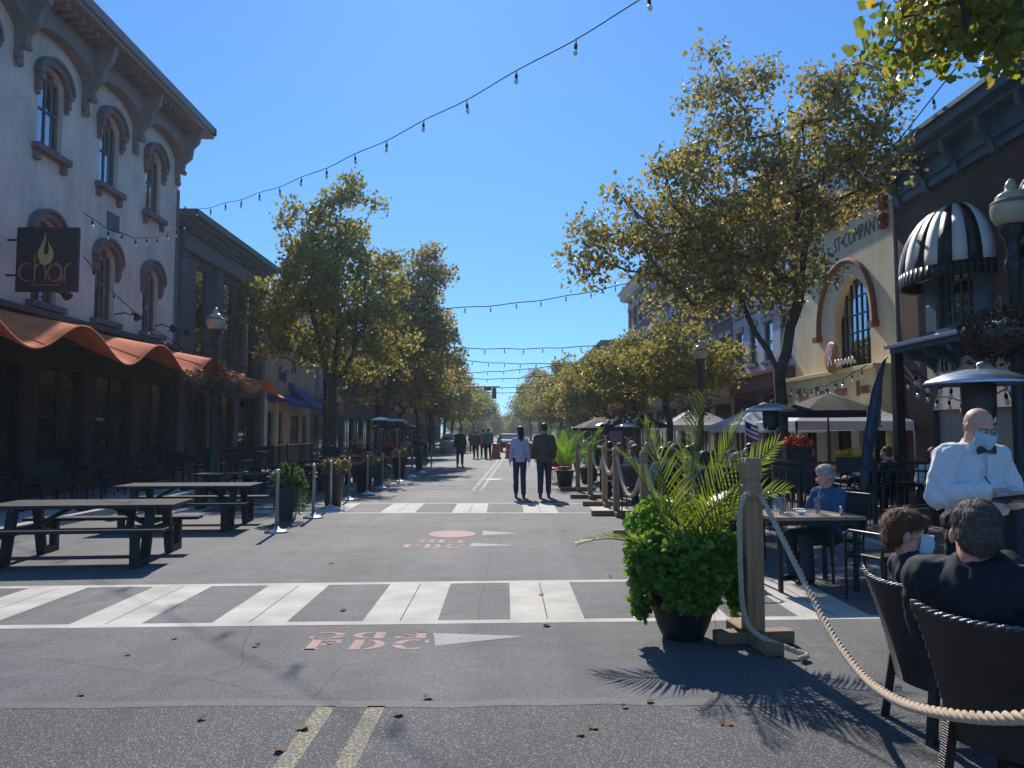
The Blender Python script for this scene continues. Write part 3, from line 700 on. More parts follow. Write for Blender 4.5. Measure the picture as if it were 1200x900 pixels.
row_building(1, 76, 108, 10.6, mat('dusky_brick', (.16,.12,.12), .85, 0, .15), mt_slate, 'dusky flat roofed block standing alone past the tall red brick building', 2, 9)
row_building(1, 108.05, 150, 8.2, mt_brick, mt_tan, 'farthest dark brick block on the right side', 2, 10)
# ---------- yellow building: local s = 26.25 - y (y 19.25..26.25)
b4 = thing('yellow_building', 'yellow stucco building with a tall arched grid window and red tile trim on the right', 'building', (XRF, 26.27, 0), PI)
S4 = 7.0; wc = 26.27-21.95; ww4 = 1.15
mb = MB(); hh = [(wc-ww4, wc+ww4, 3.45, 6.05)]; wallgrid(mb, 0, S4, 2.1, 8.1, hh, .35); P = archfill(mb, wc-ww4, wc+ww4, 4.75, 6.05, depth=.35, n=18)
gh = [(.5,2.2,.1,2.05),(2.9,4.6,.1,2.05),(5.2,6.6,.1,2.05)]
wallgrid(mb, 0, S4, 0, 2.1, gh, .5); shell(mb, 0, S4, 0, 8.1, 12, .35); mb.build('wall', mt_yellow, b4)
for a, b, c, e in gh: win(b4, (a+b)/2, c, b-a, e-c, mt_black, 2, 1, .06, -.2, mt_glass2)
for s in (.25, 2.4, 2.7, 4.8, 5.05, 6.75):
    mb = MB(); mb.lathe([(.16,0),(.16,.1),(.11,.14),(.12,1.8),(.17,1.92),(.17,2.05)], (.18,s,.1), 12); mb.build('column', mt_yellow, b4)
o = win(b4, wc, 3.45, 2*ww4, 2.6, mt_black, 7, 5, .035, -.25)
mb = MB(); n = 20; c4 = 26.27-22.3; rr_ = 1.85
pts = [(.0+.05, c4-rr_*cos(PI*i/n), 4.75+(1.85*sin(PI*i/n))) for i in range(n+1)]
mb.tube([(.05,c4-rr_,4.55)]+pts+[(.05,c4+rr_,4.55)], .08, 8); mb.bb(0,.2,c4-rr_-.16,c4-rr_+.16,4.42,4.58); mb.bb(0,.2,c4+rr_-.16,c4+rr_+.16,4.42,4.58); mb.build('arch_trim', mt_redtrim, b4)
mb = MB(); mb.bb(-12,.18,0,S4,8.1,8.3); mb.bb(0,.12,.4,S4-.4,7.82,7.97); mb.build('coping', mt_redtrim, b4)
mb = MB()
for s in (.35, S4-.45):
    for z, r in ((7.0,.11),(7.22,.16),(7.5,.13),(7.75,.18)): mb.ell((.12,s,z),(.13,r,.13),10)
mb.build('corbel', mt_redtrim, b4)
mb = MB(); text_mesh('ST\u2022COMPANY', .62, mb, lambda u, v, w: (.004+w, S4-.8+u, 7.0+v), .02, .74, 'RIGHT', offset=-.008); mb.build('lettering', mat('lettering_grey', (.16,.13,.10), .8), b4)
mb = MB(); mb.bb(0,.62,.05,S4-.05,2.25,3.22); mb.bb(0,.7,0,S4,3.222,3.34); mb.bb(0,.66,.02,S4-.02,2.12,2.248); mb.build('fascia', mat('canopy_yellow', (.66,.52,.26), .8, 0, .1, 2), b4, .01)
for k in range(5):
    s = .5+k*1.35; mb = MB()
    mb.bb(.622,.64,s,s+.18,2.55,2.95)
    for j in range(4): mb.bb(.622,.64,s+.24+j*.14,s+.34+j*.14,2.6,2.8)
    mb.build('lettering', mt_redtrim, b4)
rs = thing('round_restaurant_sign', 'round orange sign with a curly letter and white script above the yellow fascia', 'sign', (9.3, 21.6, 3.35), PI)
mb = MB(); mb.lathe([(.40,0),(.44,.02),(.44,.07),(.40,.09)], (0,0,.35), 22, mat=Euler((0,PI/2,0)).to_matrix()); mb.build('disc', mat('sign_copper', (.42,.16,.06), .5, 0, .15), rs)
mb = MB(); text_mesh('R', .72, mb, lambda u, v, w: (.1+w, u, .12+v), .02, .8, shear=.2); mb.build('letter', mt_white, rs)
mb = MB(); text_mesh('Redstone', .34, mb, lambda u, v, w: (.12+w, .45+u, .05+v), .03, .7, 'LEFT', shear=.3) if 0 else mb.tube([(.12, .35+k*.05, .15+.09*sin(k*1.5)) for k in range(26)], .022, 5); mb.build('script', mt_white, rs)

# ---------- dark brick building on the right: s = 19.2 - y
b5 = thing('brick_building', 'dark brick building with blue grey cornice and shuttered window nearest on the right', 'building', (XRF, 19.22, 0), PI)
S5 = 15.0
W5 = [19.22-16.75, 19.22-12.9, 19.22-9.0]
hh = [(s-.62, s+.62, 3.93, 5.3) for s in W5]; dd = [(1.4,4.2,0,2.1),(5.6,7.2,.1,2.3),(8.2,9.8,.6,2.3),(11,13,.1,2.3)]
mb = MB(); wallgrid(mb, 0, S5, 0, 7.6, hh+dd, .25)
shell(mb, 0, S5, 0, 7.6, 12, .25); mb.build('wall', mt_brick, b5)
for s in W5:
    o = win(b5, s, 3.93, 1.24, 1.37, mt_teal, 4, 4, .03, -.1, fw=.1); box_part('sill', mt_teal, o, (0,.12,s-.72,s+.72,3.82,3.93))
    for sd in (-1, 1):
        x = s+sd*.94; mb = MB(); mb.bb(.0,.05,x-.29,x+.29,3.85,5.34); mb.bb(.05,.07,x-.22,x+.22,3.93,4.55); mb.bb(.05,.07,x-.22,x+.22,4.64,5.27); mb.build('shutter', mt_teal, b5, .006)
# arched pale infill with door
mb = MB(); P = []
mb.bb(-.2,-.12,1.4,4.2,0,2.1); mb.build('garage_door', mat('beige_door', (.42,.38,.33), .7, 0, .06), b5)
mb = MB(); n = 14
for i in range(n):
    a, b = PI*i/n, PI*(i+1)/n; q = [(2.8-1.4*cos(a),2.1),(2.8-1.4*cos(b),2.1),(2.8-1.4*cos(b),2.1+.7*sin(b)),(2.8-1.4*cos(a),2.1+.7*sin(a))]
    mb.add([(.012,u,v) for u, v in q], [(0,1,2,3)])
mb.build('arch_infill', mt_cream, b5)
for a, b, c, e in dd[1:]: win(b5, (a+b)/2, c, b-a, e-c, mt_teal, 2, 2, .05, -.12, mt_glass2)
mb = MB(); mb.bb(0,.12,0,S5,7.3,7.5); mb.bb(0,.2,0,S5,7.5,7.95); mb.bb(0,.5,0,S5,7.95,8.1); mb.bb(-12,.7,-.05,S5,8.1,8.32); mb.bb(-12,.78,-.08,S5,8.32,8.42)
mb.build('cornice', mt_teal, b5)
for k in range(12):
    mb = MB(); s = .25+k*1.25; mb.prism([(0,7.2),(.12,7.25),(.2,7.5),(.42,7.72),(.46,7.95),(0,7.95)], .16, lambda u, v, w, s=s: (u+.02, s+w, v)); mb.build('bracket', mt_teal, b5)
mb = MB(); mb.tube([(.12,.12,0),(.12,.12,7.3)], .05, 8); mb.build('downpipe', mt_slate, b5)
mb = MB(); mb.bb(-12,-.3,.3,S5,8.42,9.0); mb.build('parapet', mt_slate, b5)
# domed awnings, black and white stripes following the gores
def dome_awning(y, label):
    t = thing('dome_awning', label, 'awning', (XRF, y, 5.15), PI)
    rx, ry, rz_ = 1.05, 1.42, 1.5; n = 26; k = 9
    cols = ([], []); mbs = (MB(), MB())
    def P(i, j):
        a = PI*i/n; t_ = (PI/2)*j/k; return (rx*sin(a)*cos(t_)+.01, -ry*cos(a)*cos(t_), rz_*sin(t_))
    for i in range(0, n, 2):
        vs = [P(i+c, j) for j in range(k+1) for c in range(3)]
        mbs[(i//2)%2].add(vs, [(j*3+c, j*3+c+1, (j+1)*3+c+1, (j+1)*3+c) for j in range(k) for c in range(2)], True)
    mbs[0].build('white_stripe', mt_white, t, solid=.006); mbs[1].build('black_stripe', mt_black, t, solid=.006)
    mb = MB()
    for i in range(n): a, b = P(i,0), P(i+1,0); mb.quad((a[0],a[1],-.3),(b[0],b[1],-.3),(b[0],b[1],0),(a[0],a[1],0), smooth=True)
    mb.build('valance', mt_black, t, solid=.008)
    mb = MB(); mb.add([P(i,0) for i in range(n+1)], [tuple(range(n+1))]); 
    mb.tube([(P(i,0)[0]*.98,P(i,0)[1]*.98,-.28) for i in range(n+1)], .012, 5); mb.build('lining', mt_cream, t)
dome_awning(16.75, 'striped black and white dome awning over the shuttered window, the whole one')
dome_awning(12.9, 'striped dome awning cut by the right picture edge behind the lamp globe')
# porch on posts with the signboard
pr = thing('porch', 'teal porch roof on black posts with a cream lettered board, right side', 'porch', (XRF, 14.75, 0), PI)
PB = 5.2
mb = MB(); mb.quad((0,0,3.62),(0,PB,3.62),(2.55,PB,3.22),(2.55,0,3.22)); mb.quad((2.55,0,3.22),(2.55,PB,3.22),(2.55,PB,3.1),(2.55,0,3.1)); mb.add([(0,0,3.62),(2.55,0,3.22),(2.55,0,3.1),(0,0,3.1)],[(0,1,2,3)]); mb.add([(0,PB,3.62),(2.55,PB,3.22),(2.55,PB,3.1),(0,PB,3.1)],[(0,1,2,3)]); mb.quad((0,0,3.1),(2.55,0,3.1),(2.55,PB,3.1),(0,PB,3.1)); mb.build('roof', mt_teal, pr)
mb = MB(); mb.tube([(2.6,-.05,3.24),(2.6,PB+.05,3.24)], .045, 8); mb.build('gutter', mt_white, pr)
for s in (.1, PB-.2): box_part('post', mt_black, pr, (2.38,2.54,s-.08,s+.08,.12,3.1))
for k in range(7): mb = MB(); s = .35+k*.72; mb.prism([(1.9,3.09),(2.5,3.09),(2.45,2.98),(2.1,2.9),(1.92,2.75)], .12, lambda u, v, w, s=s: (u, s+w, v)); mb.build('bracket', mt_teal, pr)
box_part('signboard', mt_cream, pr, (1.8,1.86,.05,PB-.1,2.55,3.07))
mb = MB(); f = lambda u, v, w: (1.862+w, .22+u, 2.72+v); slabtext(mb, 'THE', .27, f, .012, .42, 1.0); slabtext(mb, 'U', .27, lambda u, v, w: (1.862+w, 1.95+u, 2.72+v), .012); slabtext(mb, 'C', .27, lambda u, v, w: (1.862+w, 2.32+u, 2.72+v), .012); mb.build('lettering', mt_black, pr)
# ============================================================ TREES
def make_tree(seed, H, fork, blobs, ncl, nleaf, lsize, r0, lean=(0,0), leaf='simple', sig=.42, start=None, spread=.9, limbs=()):
    rd = random.Random(seed); cl = []; tries = 0
    vol = [b[3]*b[4]*b[5] for b in blobs]
    while len(cl) < ncl and tries < ncl*60:
        tries += 1
        b = rd.choices(blobs, vol)[0]
        while True:
            u = V((rd.uniform(-1,1), rd.uniform(-1,1), rd.uniform(-1,1)))
            if .12 < u.length < 1: break
        p = V((b[0]+u.x*b[3], b[1]+u.y*b[4], b[2]+u.z*b[5]))
        md = spread*(sum(vol)/ncl)**(1/3)
        if all((p-q).length > md for q in cl): cl.append(p)
    fk = V((lean[0]*.4, lean[1]*.4, fork)); nodes = []; par = []
    base = V((0,0,0)) if start is None else V(start)
    for i in range(5):
        t = i/4; p = base.lerp(fk, t)+V((.05*sin(t*5+seed), .05*cos(t*4+seed), 0))*(1 if 0 < i < 4 else 0)
        nodes.append(p); par.append(i-1)
    for lb in limbs:
        pv = 4; q0 = nodes[4]
        for q in lb:
            q = V(q)
            for t in (.33, .67, 1): nodes.append(q0.lerp(q, t)+V((.03*sin(t*9+seed), .03*cos(t*7), 0))); par.append(pv); pv = len(nodes)-1
            q0 = q
    ctr = V((sum(p.x for p in cl)/len(cl), sum(p.y for p in cl)/len(cl), sum(p.z for p in cl)/len(cl)))
    fi = 4; cl.sort(key=lambda p: (p-fk).length); tips = []
    for c in cl:
        dc = (c-fk).length; best = None; bd = 1e9
        for i in range(5 if limbs else 4, len(nodes)):
            n = nodes[i]; d = (n-c).length
            if (n-fk).length > dc+.4: continue
            pen = d + .28*max(0, n.z-c.z+.1)
            if pen < bd: bd = pen; best = i
        if best is None: best = 4
        n = nodes[best]; k = max(1, min(5, int(bd/.55))); prev = best
        up = (c-n).length*.14
        for j in range(1, k+1):
            t = j/k; q = n.lerp(c, t); q = q+V((0,0,-up*sin(PI*t)*.6))
            if j < k: q += V((rd.gauss(0,.05), rd.gauss(0,.05), rd.gauss(0,.05)))*min(1, bd)
            nodes.append(q); par.append(prev); prev = len(nodes)-1
        tips.append(prev)
    cnt = [0]*len(nodes)
    for t in tips:
        i = t
        while i >= 0: cnt[i] += 1; i = par[i]
    mx = max(cnt); rad = [max(.009*H/10, r0*(c/mx)**.47) for c in cnt]
    for i in range(5): rad[i] = r0*(1.25-.07*i) if i else r0*1.5
    tr = MB()
    kids = {}
    for i, p in enumerate(par):
        if p >= 0: kids.setdefault(p, []).append(i)
    done = set()
    def chain(i):       # follow the thickest child to make smooth limbs
        ch = [i]
        while i in kids:
            k = max(kids[i], key=lambda q: cnt[q]); ch.append(k); i = k
        return ch
    stack = [(0, None)]
    while stack:
        i, p = stack.pop(); ch = chain(i)
        pts = ([nodes[p]] if p is not None else [])+[nodes[q] for q in ch]
        rs = ([min(rad[p], rad[ch[0]]*1.05)] if p is not None else [])+[rad[q] for q in ch]
        tr.tube(pts, rs, 10 if rs[0] > .08 else (6 if rs[0] > .03 else 4))
        for a in range(len(ch)):
            for k in kids.get(ch[a], []):
                if a+1 < len(ch) and k == ch[a+1]: continue
                stack.append((k, ch[a]))
    lf = MB(); per = nleaf//len(cl)
    wts = [rd.uniform(.45, 1.6) for _ in cl]
    for c, w in zip(cl, wts):
        out = (c-ctr); out.z *= .5
        for k in range(int(per*w)):
            s_ = sig*rd.uniform(.7, 1.15)
            g_ = V((rd.gauss(0,1), rd.gauss(0,1), rd.gauss(0,.72)))
            if g_.length > 1.9: g_ *= 1.9/g_.length
            p = c+g_*s_
            addleaf(lf, p, lsize*rd.uniform(.7,1.25), rd, leaf)
        # twigs running into the clump
        for k in range(5):
            d = V((rd.gauss(0,1), rd.gauss(0,1), rd.gauss(.3,1))).normalized(); e = c+d*sig*rd.uniform(1,2)
            tr.tube([c, c.lerp(e,.5)+V((0,0,.04)), e], [.011*H/10,.008*H/10,.004], 3, False)
            for q in range(max(2, per//35)):
                addleaf(lf, e+V((rd.gauss(0,.07), rd.gauss(0,.07), rd.gauss(0,.07))), lsize*rd.uniform(.7,1.1), rd, leaf)
    return tr, lf
LOBE = [(0,-.42),(.2,-.44),(.46,-.3),(.44,-.06),(.52,.16),(.28,.26),(.08,.56),(-.26,.3),(-.5,.22),(-.42,-.04),(-.5,-.28),(-.18,-.42)]
def addleaf(lf, p, s, rd, kind='simple', nrm=None):
    if nrm is None: nrm = V((rd.gauss(0,1), rd.gauss(0,1), rd.gauss(.35,1)))
    nrm = nrm.normalized(); x = nrm.orthogonal().normalized(); y = nrm.cross(x); a = rd.uniform(0, 2*PI)
    x, y = x*cos(a)+y*sin(a), y*cos(a)-x*sin(a)
    if kind == 'simple':
        f = nrm*(s*.14)
        lf.add([p-y*s*.5, p+x*s*.36+f, p+y*s*.5, p-x*s*.36+f], [(0,1,2),(0,2,3)])
    elif kind == 'lobed':
        vs = []
        for u, v in LOBE: vs.append(p+x*(u*s)+y*(v*s)+nrm*(s*.45*abs(u)**1.5))
        vs.append(p); n = len(LOBE)
        lf.add(vs, [(i, (i+1)%n, n) for i in range(n)])
    else:               # heart-shaped pot plant leaf
        vs = [p+x*(u*s)+y*(v*s)+nrm*(s*.35*abs(u)-s*.12*v*v) for u, v in ((0,-.38),(.34,-.46),(.48,-.12),(.3,.26),(0,.55),(-.3,.26),(-.48,-.12),(-.34,-.46))]
        lf.add(vs, [(0,1,2,3,4),(0,4,5,6,7)])
ml_a = leafmat('autumn_leaves', [(0.113,0.152,0.059),(0.192,0.211,0.072),(0.304,0.277,0.096),(0.400,0.319,0.108),(0.136,0.168,0.067),(0.480,0.352,0.119),(0.271,0.202,0.108)], .46)
ml_b = leafmat('green_autumn_leaves', [(0.133,0.166,0.045),(0.219,0.244,0.056),(0.313,0.305,0.072),(0.141,0.182,0.047),(0.423,0.365,0.088),(0.313,0.227,0.079)], .46)
ml_c = leafmat('yellowing_leaves', [(0.122,0.157,0.043),(0.243,0.235,0.055),(0.340,0.288,0.064),(0.171,0.183,0.055),(0.292,0.222,0.064)], .5)
ml_near = leafmat('plane_leaves', [(0.116,0.198,0.033),(0.198,0.270,0.042),(0.149,0.216,0.036),(0.429,0.414,0.050),(0.099,0.162,0.033),(0.528,0.342,0.050)], .5, .4)
def tree_thing(label, loc, tl, leafm, rz=0, group=None):
    t = thing('tree', label, 'tree', loc, rz, group)
    tl[0].build('trunk', mt_bark, t); tl[1].build('crown', leafm, t); return t
# the big right tree, forked low
R1 = make_tree(11, 10, 2.9, [(-.8,.2,6.7,2.2,2.2,1.6),(-2.6,0,6.0,1.9,1.6,.9),(1.0,0,7.4,1.7,2.0,1.2),(-1.1,0,9.1,.9,1.1,1.3),(1.7,.2,8.9,1.2,1.4,1.3),(-1.4,0,4.9,1.7,1.5,.8),(-3.7,0,5.3,1.3,.8,.4),(.3,0,5.3,1.0,1.4,1.0)], 140, 17000, .135, .13, sig=.29, spread=1.12, limbs=[[(-.75,0,4.3),(-1.25,.1,5.8)],[(.42,0,4.4),(.75,0,6.2)]])
tree_thing('large autumn tree with a low forked trunk rising over the right terrace', (6.1, 17, 0), R1, ml_a)
L1 = make_tree(23, 11.8, 3.2, [(-.2,0,7.3,2.5,2.3,2.2),(-1.3,0,9.7,1.0,1.1,1.6),(.75,0,10.1,1.0,1.1,1.8),(-1.9,0,6.4,1.4,1.6,1.3),(1.6,0,5.4,1.5,1.5,1.3),(2.0,0,7.6,1.0,1.2,1.0),(-1.5,0,4.7,1.1,1.3,.8),(.5,0,4.6,1.2,1.2,.8)], 112, 14500, .19, .18, sig=.34, spread=1.12, limbs=[[(-.5,0,4.9),(-1.0,0,7.0)],[(.8,0,4.7),(1.0,0,7.2)],[(.15,.2,5.2),(.1,.1,8.0)]])
tree_thing('tall autumn tree with upright twin tops standing nearest on the left', (-6.75, 30, 0), L1, ml_b)
L2 = make_tree(37, 11.5, 4.4, [(1.6,0,7.8,2.1,2.0,2.4),(2.4,0,9.9,1.2,1.2,1.6),(.6,0,6.0,1.9,1.8,1.3),(2.8,0,6.2,1.6,1.6,1.5)], 88, 11500, .22, .16, lean=(1.6,0), sig=.40, spread=1.08)
tree_thing('leaning tree behind the twin topped one on the left', (-6.7, 40.5, 0), L2, ml_a)
T3 = make_tree(41, 8.8, 2.6, [(0,0,5.7,2.7,2.9,2.2),(.9,0,7.6,1.3,1.6,1.3),(-1.6,0,4.6,1.9,2,1),(-1.0,0,7.4,.9,1.2,1.0),(2.2,0,4.6,1.3,1.6,.8)], 70, 9500, .26, .15, sig=.44, spread=1.05)
T4 = make_tree(53, 7.6, 2.4, [(0,0,4.6,2.3,2.5,1.0),(-1.6,0,4.4,1.8,1.6,.8),(1.2,0,4.9,1.8,1.8,.9),(.2,0,5.9,1.1,1.2,.7),(-2.8,0,4.7,.9,1,.5)], 72, 8500, .17, .12, sig=.34, spread=1.05)
T5 = make_tree(67, 9.2, 2.6, [(0,0,5.4,3.3,3.3,2.4),(.4,0,7.4,2.0,2.0,1.2)], 90, 9000, .30, .16, sig=.62)
a3 = tree_thing('round crowned autumn tree third in the left row', (-6.9, 50, 0), T3, ml_a, 0, 'street trees receding on the left')
a4 = tree_thing('small yellowing tree behind the right forked tree', (5.9, 27.5, 0), T4, ml_c, 0, 'street trees receding on the right'); a4.scale = (1,1,.82)
a5 = tree_thing('broad tree at the far end of the left row', (-6.9, 74, 0), T5, ml_b, 0, 'street trees receding on the left')
a3['label'] = 'round crowned autumn tree third in the left row'
for i, (src, x, y, rz, sc, lb) in enumerate([
    (a4, -6.7, 59, 1.0, 1.15, 'fourth tree of the left row, with a low full crown'),
    (a3, -6.4, 66, 2.0, 1.0, 'fifth tree of the left row'),
    (a3, -6.6, 84, .7, 1.05, 'seventh tree of the left row'), (a5, -6.6, 96, 2.6, 1.0, 'eighth tree of the left row'), (a5, -6.4, 112, 1.2, 1.05, 'ninth tree of the left row'),
    (a5, -5.6, 135, .4, 1.1, 'last tree of the left row, against the sky gap')]):
    dup(src, (x, y, 0), rz, lb, sc, 'street trees receding on the left')
for src, x, y, rz, sc, lb in [
    (a4, 6.1, 35.5, 2.2, (1.05,1.05,.9), 'second small tree behind the right forked tree, in front of the brick building'),
    (a3, 6.0, 45, .6, (.88,.88,.74), 'third tree of the right row, just right of the walking couple'),
    (a5, 6.0, 56, 1.5, (.84,.84,.74), 'fourth tree of the right row, dark and round'),
    (a3, 5.9, 67, 3.0, (.95,.95,.85), 'fifth tree of the right row'), (a5, 5.8, 80, 2.4, (.95,.95,.85), 'sixth tree of the right row'),
    (a5, 5.6, 96, .2, 1.0, 'seventh tree of the right row'), (a3, 5.2, 115, 1.9, 1.2, 'eighth tree of the right row'), (a5, 4.6, 138, 1.1, 1.1, 'ninth tree of the right row')]:
    dup(src, (x, y, 0), rz, lb, sc, 'street trees receding on the right')
for i, (x, y, s_) in enumerate([(-4,190,1.1),(3.5,180,1.0),(10,200,1.2),(-12,210,1.3),(0,205,1.1),(-7,170,1.0)]):
    dup(a5, (x, y, -2.9), i*1.3, ['far tree closing the street left of centre','low far tree closing the street right of centre','far tree behind the right row end','far tree behind the left row end','far tree closing the street in the middle','far tree between the left row and the street end'][i], s_, 'trees closing the far end of the street')
# plane tree overhead at the upper right: trunk outside the picture
TN = make_tree(71, 9, 4.6, [(.2,1.0,7.3,2.9,2.2,1.3),(-2.0,1.2,6.6,1.6,1.4,.55),(-2.6,1.3,6.25,1.0,1.0,.4),(-.6,1.2,6.0,1.6,1.3,.55)], 190, 11000, .125, .2, leaf='lobed', sig=.27)
tree_thing('leafy plane tree branch with big yellow green leaves overhanging the upper right corner', (7.6, 7.0, 0), TN, ml_near)

# ============================================================ STREET THINGS
mt_soil = mat('soil', (.03,.022,.016), .95)
def lamp_post(label, loc, bas_col, scale=1.0):
    t = thing('street_lamp', label, 'street lamp', loc)
    mb = MB(); mb.lathe([(.24,0),(.24,.18),(.19,.24),(.17,.7),(.13,.82),(.085,.95),(.075,3.6),(.10,3.66),(.10,3.74),(.07,3.8),(.09,4.0),(.15,4.12),(.15,4.18)], n=16)
    for k in range(10): a = 2*PI*k/10; mb.beam((.077*cos(a),.077*sin(a),1.0),(.07*cos(a),.07*sin(a),3.6),.014,.014)
    mb.build('pole', mt_black, t)
    mb = MB(); mb.lathe([(.12,4.17),(.18,4.21),(.222,4.29),(.235,4.38),(.225,4.45),(.17,4.52),(.175,4.54),(.11,4.59),(.06,4.62),(.072,4.66),(.05,4.71),(.02,4.76)], n=20); g = mb.build('globe', mt_globe, t)
    mb = MB(); mb.lathe([(.228,4.43),(.232,4.445),(.228,4.465),(.21,4.48)], n=20); mb.build('band', mt_trim, g)
    mb = MB(); mb.tube([(-.62,0,3.0),(-.3,0,3.1),(.3,0,3.1),(.62,0,3.0)], .02, 6); mb.build('crossarm', mt_black, t)
    return t
def basket(label, loc, seed, m, r=.36, n=650):
    t = thing('hanging_basket', label, 'flower basket', loc); rd = random.Random(seed)
    mb = MB(); mb.lathe([(.05,-.26),(.18,-.22),(.26,-.1),(.28,0)], n=14); 
    for k in range(3): a = 2*PI*k/3; mb.tube([(.27*cos(a),.27*sin(a),0),(0,0,.42)], .006, 4)
    mb.build('basket', mt_trim, t)
    lf = MB()
    for k in range(n):
        u = V((rd.gauss(0,1), rd.gauss(0,1), rd.gauss(0,1))).normalized()*rd.uniform(.5,1)**.5*r
        if rd.random() < .35: u.z -= abs(rd.gauss(0,.22))
        addleaf(lf, V((u.x*1.1,u.y*1.1,u.z*.75-.02)), rd.uniform(.045,.085), rd, 'simple')
    lf.build('flowers', m, t); return t
m_bk1 = leafmat('basket_foliage_rust', [(.06,.08,.02),(.16,.09,.03),(.22,.12,.06),(.05,.06,.02),(.12,.04,.035)], .35)
m_bk2 = leafmat('basket_foliage_purple', [(.03,.05,.02),(.10,.03,.045),(.05,.07,.02),(.14,.05,.04),(.02,.03,.015)], .3)
lp = lamp_post('black street lamp with cream globe before the slate building, left', (-7.68, 20.3, .13), 0)
basket('rust and cream flower basket hanging on the near side of the left lamp post', (-7.95, 19.8, 2.95), 1, m_bk1, .42, 900)
basket('green trailing flower basket on the far side of the left lamp', (-7.3, 20.3, 2.9), 2, m_bk1, .34)
dup(lp, (6.2, 9.2, -.06), 0, 'black street lamp with cream globe and baskets at the right picture edge')
basket('purple and rust flower basket left of the right lamp post', (5.95, 9.1, 2.82), 3, m_bk2, .42, 1100)
basket('dark flower basket behind the right lamp post', (6.75, 9.3, 2.85), 4, m_bk2, .42, 1000)
dup(lp, (6.0, 23.5, -.35), 0, 'black lamp post half hidden by the palm and the forked tree')
basket('rusty red flower basket on the lamp post above the palm', (5.75, 23.2, 2.45), 5, m_bk1, .5, 800)
dup(lp, (-7.85, 33.5, .1), 0, 'second lamp post on the left, before the blue awnings'); basket('basket on the second left lamp post', (-7.4, 33.3, 2.9), 6, m_bk1, .38)
dup(lp, (-7.85, 47, .1), 0, 'third lamp post on the left'); basket('flower basket on the third left lamp post', (-7.4, 46.8, 2.9), 7, m_bk2, .45)
dup(lp, (6.0, 39, 0), 0, 'third lamp post on the right'); basket('orange tinted basket on the third right lamp post', (5.6, 38.8, 2.8), 8, m_bk1, .45)

# string lights across the street
m_wire = mat('wire', (.02,.02,.022), .95, 0, 0, spec=.05); m_bulb = mat('bulb_glass', (.75,.75,.72), .08, 0, 0, spec=.9)
def string(label, a, b, sag, nb, seed=0, r=.012, bs=1.0, pts=None):
    t = thing('string_light', label, 'string light', a); a = V(a); b = V(b); n = 48
    P = lambda u: (b-a)*u+V((0,0,-4*sag*u*(1-u)+.02*sin(u*nb*PI*1.0)))
    mb = MB(); mb.tube([P(i/n) for i in range(n+1)], r, 5); mb.build('cable', m_wire, t)
    proto = None
    for k in range(nb):
        u = (k+.5)/nb
        if proto is None:
            mb = MB(); mb.tube([(0,0,0),(0,0,-.06*bs)], .008*bs, 5); mb.lathe([(.016,-.06),(.024,-.075),(.024,-.13),(.018,-.14)] if bs == 1 else [(.016*bs,-.06*bs),(.024*bs,-.075*bs),(.024*bs,-.13*bs),(.018*bs,-.14*bs)], n=8)
            s_ = mb.build('bulb', m_wire, t); mb = MB(); mb.lathe([(.016*bs,-.14*bs),(.032*bs,-.17*bs),(.033*bs,-.195*bs),(.018*bs,-.225*bs),(.003*bs,-.235*bs)], n=8); g = mb.build('glass', m_bulb, s_); proto = (s_, g)
            s_.location = P(u)
        else:
            s_ = proto[0].copy(); COL.objects.link(s_); s_.parent = t; s_.location = P(u); g = proto[1].copy(); COL.objects.link(g); g.parent = s_
            s_.rotation_euler = (.1*sin(k*3), .1*cos(k*2), 0)
    return t
string('nearest string light, sweeping from the stucco restaurant corner up over the street', (-10.2,24.6,8.75), (2.25,9.0,7.2), .5, 15, r=.009)
string('string light dropping along the stucco restaurant wall from its corner', (-10.1,24.2,8.35), (-8.6,15.5,6.05), .55, 9)
string('string light rising beside the brick building cornice, upper right', (8.8,18.9,7.9), (6.4,9.0,7.3), .25, 4)
string('string light hanging from the restaurant wall down to the awning', (-9.9,17.9,5.7), (-9.2,24.2,4.0), .5, 8)
for i, (y, z0, z1, sg_, nb) in enumerate([(31,6.9,9.2,1.1,17),(38.5,6.3,6.6,.6,18),(47,6.9,6.6,.9,18),(53,5.8,7.4,.7,16),(62,6.5,7.4,1.0,14),(74,6.8,6.8,.9,12),(90,7.0,7.2,.9,12)]):
    string(['nearest','second','third','fourth','fifth','sixth','farthest'][i]+' of the string lights crossing straight over the far street', (-8.5,y,z0), (9.4,y+1.5,z1), sg_, nb, r=.010+.0003*y, bs=1.1)

